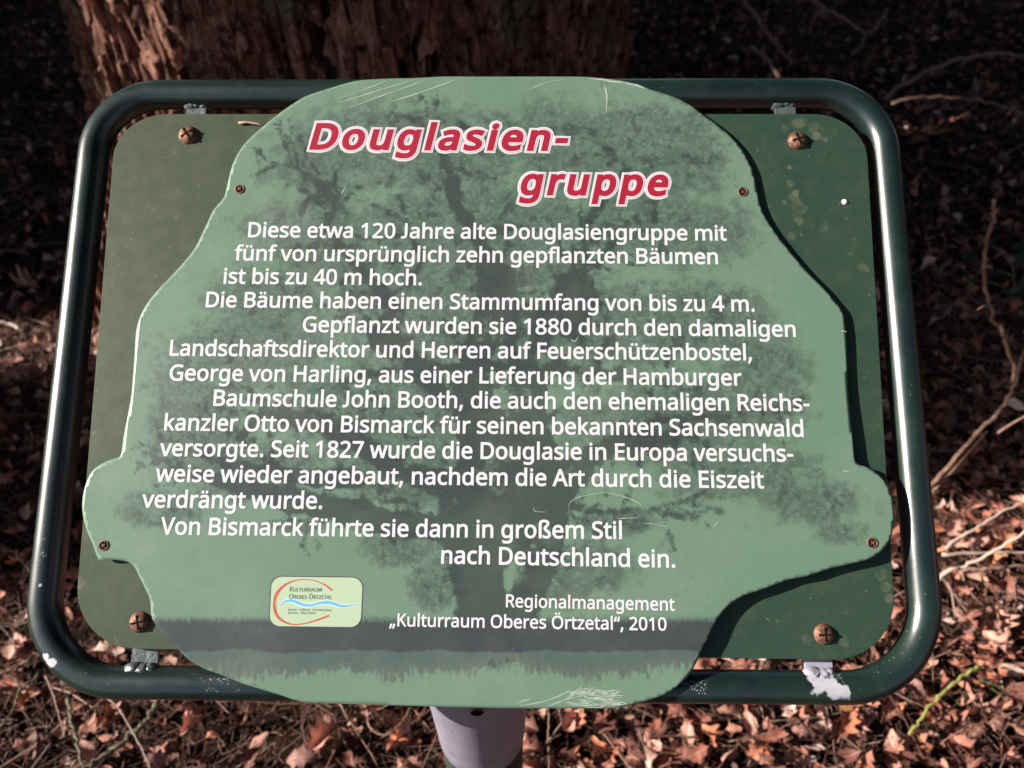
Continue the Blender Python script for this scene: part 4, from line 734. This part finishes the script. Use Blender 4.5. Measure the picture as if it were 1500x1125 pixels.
# ------------------------------------------------------------------ twigs, stems and branches one can name
m_moss, t, b = mat('mossy_twig_bark', .8, .2); N = NT(t); o = N.obj(); nn = N.noise(o, 120, 5, .7)
N.L(N.mix(N.step(nn, .4, .65), (.09, .075, .045), (.24, .22, .15)), b.inputs['Base Color']); N.bump(nn, .8, .002, b)
m_dry, t, b = mat('dry_twig_bark', .75, .25); N = NT(t); o = N.obj(); nn = N.noise(o, 90, 5, .7)
N.L(N.mix(N.step(nn, .4, .65), (.22, .12, .085), (.42, .27, .2)), b.inputs['Base Color']); N.bump(nn, .6, .0015, b)
m_pale, _, _ = mat('bleached_stem', .6, .3, (.48, .35, .29)); m_lime, _, _ = mat('lime_green_stem', .5, .4, (.33, .33, .10)); m_gras, _, _ = mat('grass_green', .5, .4, (.10, .16, .05))
def twig(name, label, cat, pts, r, m, z=.03, branches=(), depth=None, taper=.6):
    def path(pp):
        if depth is not None: return [dp(p[0], p[1], p[2] if len(p) > 2 else depth) for p in pp]
        return [gp(p[0], p[1], p[2] if len(p) > 2 else z) for p in pp]
    P = spline(path(pts), 5); P[1:-1] += g.normal(0, r*.38, (len(P)-2, 3)); R_ = r*.84*np.linspace(1, taper, len(P))*(1+.14*np.abs(g.normal(0, 1, len(P))))
    V, F = sweep(P, R_, 8); root = P[0]
    o_ = link(name, mesh(name, np.array(V)-root, F, m), loc=root.tolist(), label=label, cat=cat)
    for bp in branches:
        P2 = spline(path(bp), 4); V, F = sweep(P2, r*.6*np.linspace(1, .5, len(P2)), 6); link('side_twig', mesh('side_twig', np.array(V)-root, F, m), o_)
twig('fallen_stick', 'thick mossy stick sloping down left under the lower left frame corner', 'stick', [(233, 1028), (218, 1050), (200, 1070), (178, 1090), (150, 1110), (122, 1128), (95, 1145)], .0062, m_moss, .045)
twig('fallen_stick', 'upright thin greenish stick left of the thick mossy stick', 'stick', [(99, 1023), (104, 1050), (110, 1075), (117, 1100), (121, 1130)], .0042, m_moss, .05)
twig('fallen_twig', 'kinked dark twig at the bottom left edge of the photo', 'twig', [(58, 988), (45, 1000), (30, 1010), (24, 1030), (12, 1050), (-4, 1072)], .003, m_moss, .05, [[(30, 1010), (22, 994), (8, 990)]])
twig('fallen_twig', 'thin brown twig pointing at the outer side of the lower left frame bend', 'twig', [(42, 966), (25, 975), (8, 983), (-10, 990)], .003, m_dry, .05)
twig('fallen_twig', 'straight grey twig beside the left tube at the height of its bend', 'twig', [(52, 911), (30, 913), (12, 917), (-10, 923)], .0022, m_moss, .05)
twig('fallen_twig', 'curved grey twig left of the tube above the white chipped paint', 'twig', [(0, 806), (15, 806), (28, 815), (38, 828), (44, 838)], .003, m_moss, .05)
twig('fallen_stalk', 'long thin bleached stem running from the lower frame tube to the bottom edge', 'stem', [(148, 1018), (162, 1026), (178, 1044), (192, 1068), (205, 1092), (214, 1110), (222, 1130)], .0012, m_pale, .06, taper=.8)
twig('fallen_stalk', 'thin pale stem just left of the upright greenish stick', 'stem', [(66, 990), (75, 1010), (84, 1040), (90, 1062), (94, 1080)], .0012, m_pale, .05)
twig('fallen_stalk', 'thin pale stem left of the post leaning to the lower right', 'stem', [(497, 1030), (515, 1060), (535, 1090), (553, 1122)], .0015, m_dry, .05)
twig('fallen_twig', 'u-shaped curled twig below the board left of the post', 'twig', [(537, 1040), (541, 1062), (552, 1074), (567, 1075), (580, 1066), (592, 1052), (601, 1036)], .0018, m_dry, .05)
twig('fallen_stalk', 'straight upright pale stem right of the post', 'stem', [(803, 1034), (804, 1065), (803, 1095), (804, 1130)], .0017, m_dry, .05)
twig('fallen_twig', 'long wavy twig across the leaves below the right half of the board', 'twig', [(992, 1077), (1027, 1070), (1067, 1085), (1100, 1079), (1133, 1072), (1160, 1060), (1185, 1055)], .002, m_dry, .05, [[(1067, 1085), (1074, 1070), (1066, 1052)]])
twig('fallen_twig', 'thin twig with an olive tint close under the lower tube right of the post', 'twig', [(1130, 1056), (1170, 1054), (1210, 1048), (1250, 1040)], .0015, m_moss, .06)
twig('green_stem', 'lime green stem lying on sunlit leaves right of the frame corner', 'stem', [(1434, 975), (1415, 988), (1397, 1001), (1380, 1016), (1364, 1033), (1349, 1053), (1332, 1075)], .0036, m_lime, .06, taper=.8)
twig('grass_blade', 'dark green grass blade right of the lime green stem', 'grass', [(1437, 996), (1455, 1003), (1482, 1013)], .0012, m_gras, .05, [[(1452, 1008), (1470, 1022), (1484, 1035)], [(1437, 998), (1420, 1010), (1392, 1040)]])
R1 = 1.45
twig('dry_branch', 'pale dry branch crossing to the right edge beside the lower right frame', 'branch', [(1374, 850, 1.42), (1392, 834, 1.4), (1412, 829, 1.4), (1453, 808, 1.38), (1482, 792, 1.36), (1520, 768, 1.35)], .0042, m_pale, depth=R1, branches=[[(1384, 845, 1.42), (1394, 868, 1.43), (1399, 905, 1.45)]])
twig('dry_branch', 'straight thin grey-pink branch nearly level above the pale crossing branch', 'branch', [(1380, 812), (1430, 811), (1470, 808), (1515, 811)], .0038, m_pale, depth=1.47)
twig('dry_branch', 'reddish level branch just under the pale crossing branch', 'branch', [(1410, 835), (1450, 833), (1480, 829), (1515, 829)], .004, m_dry, depth=1.44, branches=[[(1433, 834), (1440, 850), (1452, 862), (1475, 868), (1508, 882)], [(1408, 835), (1415, 858), (1428, 875), (1441, 888)], [(1475, 831), (1484, 850), (1488, 880)]])
twig('dry_branch', 'long dry forked branch rising from behind the right tube to the right edge', 'branch', [(1362, 712, 1.7), (1390, 682, 1.65), (1418, 648, 1.62), (1450, 615, 1.58), (1477, 584, 1.55), (1490, 545, 1.5), (1506, 495, 1.45)], .0052, m_dry, depth=1.6, branches=[[(1364, 722, 1.7), (1395, 690, 1.68), (1425, 655, 1.66), (1446, 632, 1.62)], [(1462, 634, 1.58), (1480, 622, 1.55), (1510, 605, 1.5)], [(1477, 586, 1.55), (1482, 575, 1.56), (1478, 560, 1.57)]])
twig('sapling_shoot', 'slender wavy shoot standing upright beside the right edge', 'shoot', [(1484, 560, 1.5), (1483, 530, 1.47), (1472, 494, 1.42), (1456, 470, 1.4), (1447, 440, 1.37), (1442, 392, 1.34), (1446, 345, 1.3), (1456, 318, 1.27), (1456, 292, 1.25)], .0045, m_dry, depth=1.5, branches=[[(1443, 390, 1.34), (1450, 391, 1.33), (1454, 393, 1.33)], [(1448, 448, 1.37), (1440, 449, 1.36), (1432, 454, 1.36)]], taper=.75)
twig('dry_branch', 'thick sunlit branch entering from the right edge above the pale crossing branch', 'branch', [(1384, 804), (1410, 785), (1440, 768), (1475, 746), (1515, 730)], .0036, m_pale, depth=1.55)
twig('dry_branch', 'arching grey branch in the shade at the upper right', 'branch', [(1296, 146), (1325, 122), (1360, 104), (1395, 90), (1430, 81), (1470, 79), (1520, 82)], .011, m_dry, depth=3.1)
twig('dry_branch', 'lower shaded branch under the arching one at the upper right', 'branch', [(1306, 152), (1340, 143), (1385, 142), (1435, 147), (1480, 160), (1515, 172)], .007, m_dry, depth=3.0)
twig('dry_branch', 'dim leaning branch in the shade right of the big trunk', 'branch', [(1080, -10), (1105, 22), (1130, 58), (1160, 90)], .012, m_dry, depth=3.2)
twig('dry_branch', 'dim twiggy branch behind the top tube near its right bend', 'branch', [(1098, 70), (1118, 82), (1140, 110), (1152, 130)], .012, m_dry, depth=2.9)
twig('dry_branch', 'tangled forked branch in the shade at the top right', 'branch', [(1175, -8), (1205, 12), (1240, 30), (1268, 48), (1285, 40), (1300, 12)], .010, m_dry, depth=3.3, branches=[[(1268, 48), (1262, 66), (1250, 80)], [(1205, 12), (1190, 30), (1186, 50)]])
twig('fallen_twig', 'pinkish twig in the small sunlit patch left of the frame', 'twig', [(-6, 474), (10, 473), (22, 478), (32, 484)], .006, m_pale, .05)

# low evergreen plant in the shade at the right edge
pr = gp(1492, 430, .02); plant = link('bramble_plant', None, loc=pr.tolist(), label='dark low leafy plant in the shade behind the upright shoot at the right edge', cat='plant')
m_green, t, b = mat('dark_leaf_green', .5, .35, (.018, .045, .018))
for k in range(26):
    Vp, Fp, Sp = leaf_proto(g, 9, 5, 1.0, False); a = g.uniform(0, 6.28); rr = g.uniform(.02, .17); h_ = g.uniform(.02, .16)
    Rm = np.array(Matrix.Rotation(g.normal(0, .6), 3, 'X') @ Matrix.Rotation(a, 3, 'Z')); P = (Vp*g.uniform(.04, .075)) @ Rm.T+(rr*math.cos(a), rr*math.sin(a), h_)
    link('leaf', big_mesh('leaf', P, Fp, m_green), plant)
    if k % 3 == 0:
        V, F = sweep(spline([(0, 0, -.03), (rr*.4*math.cos(a), rr*.4*math.sin(a), h_*.7), (rr*math.cos(a), rr*math.sin(a), h_)], 4), .0022, 6); link('stem', mesh('stem', V, F, m_moss), plant)
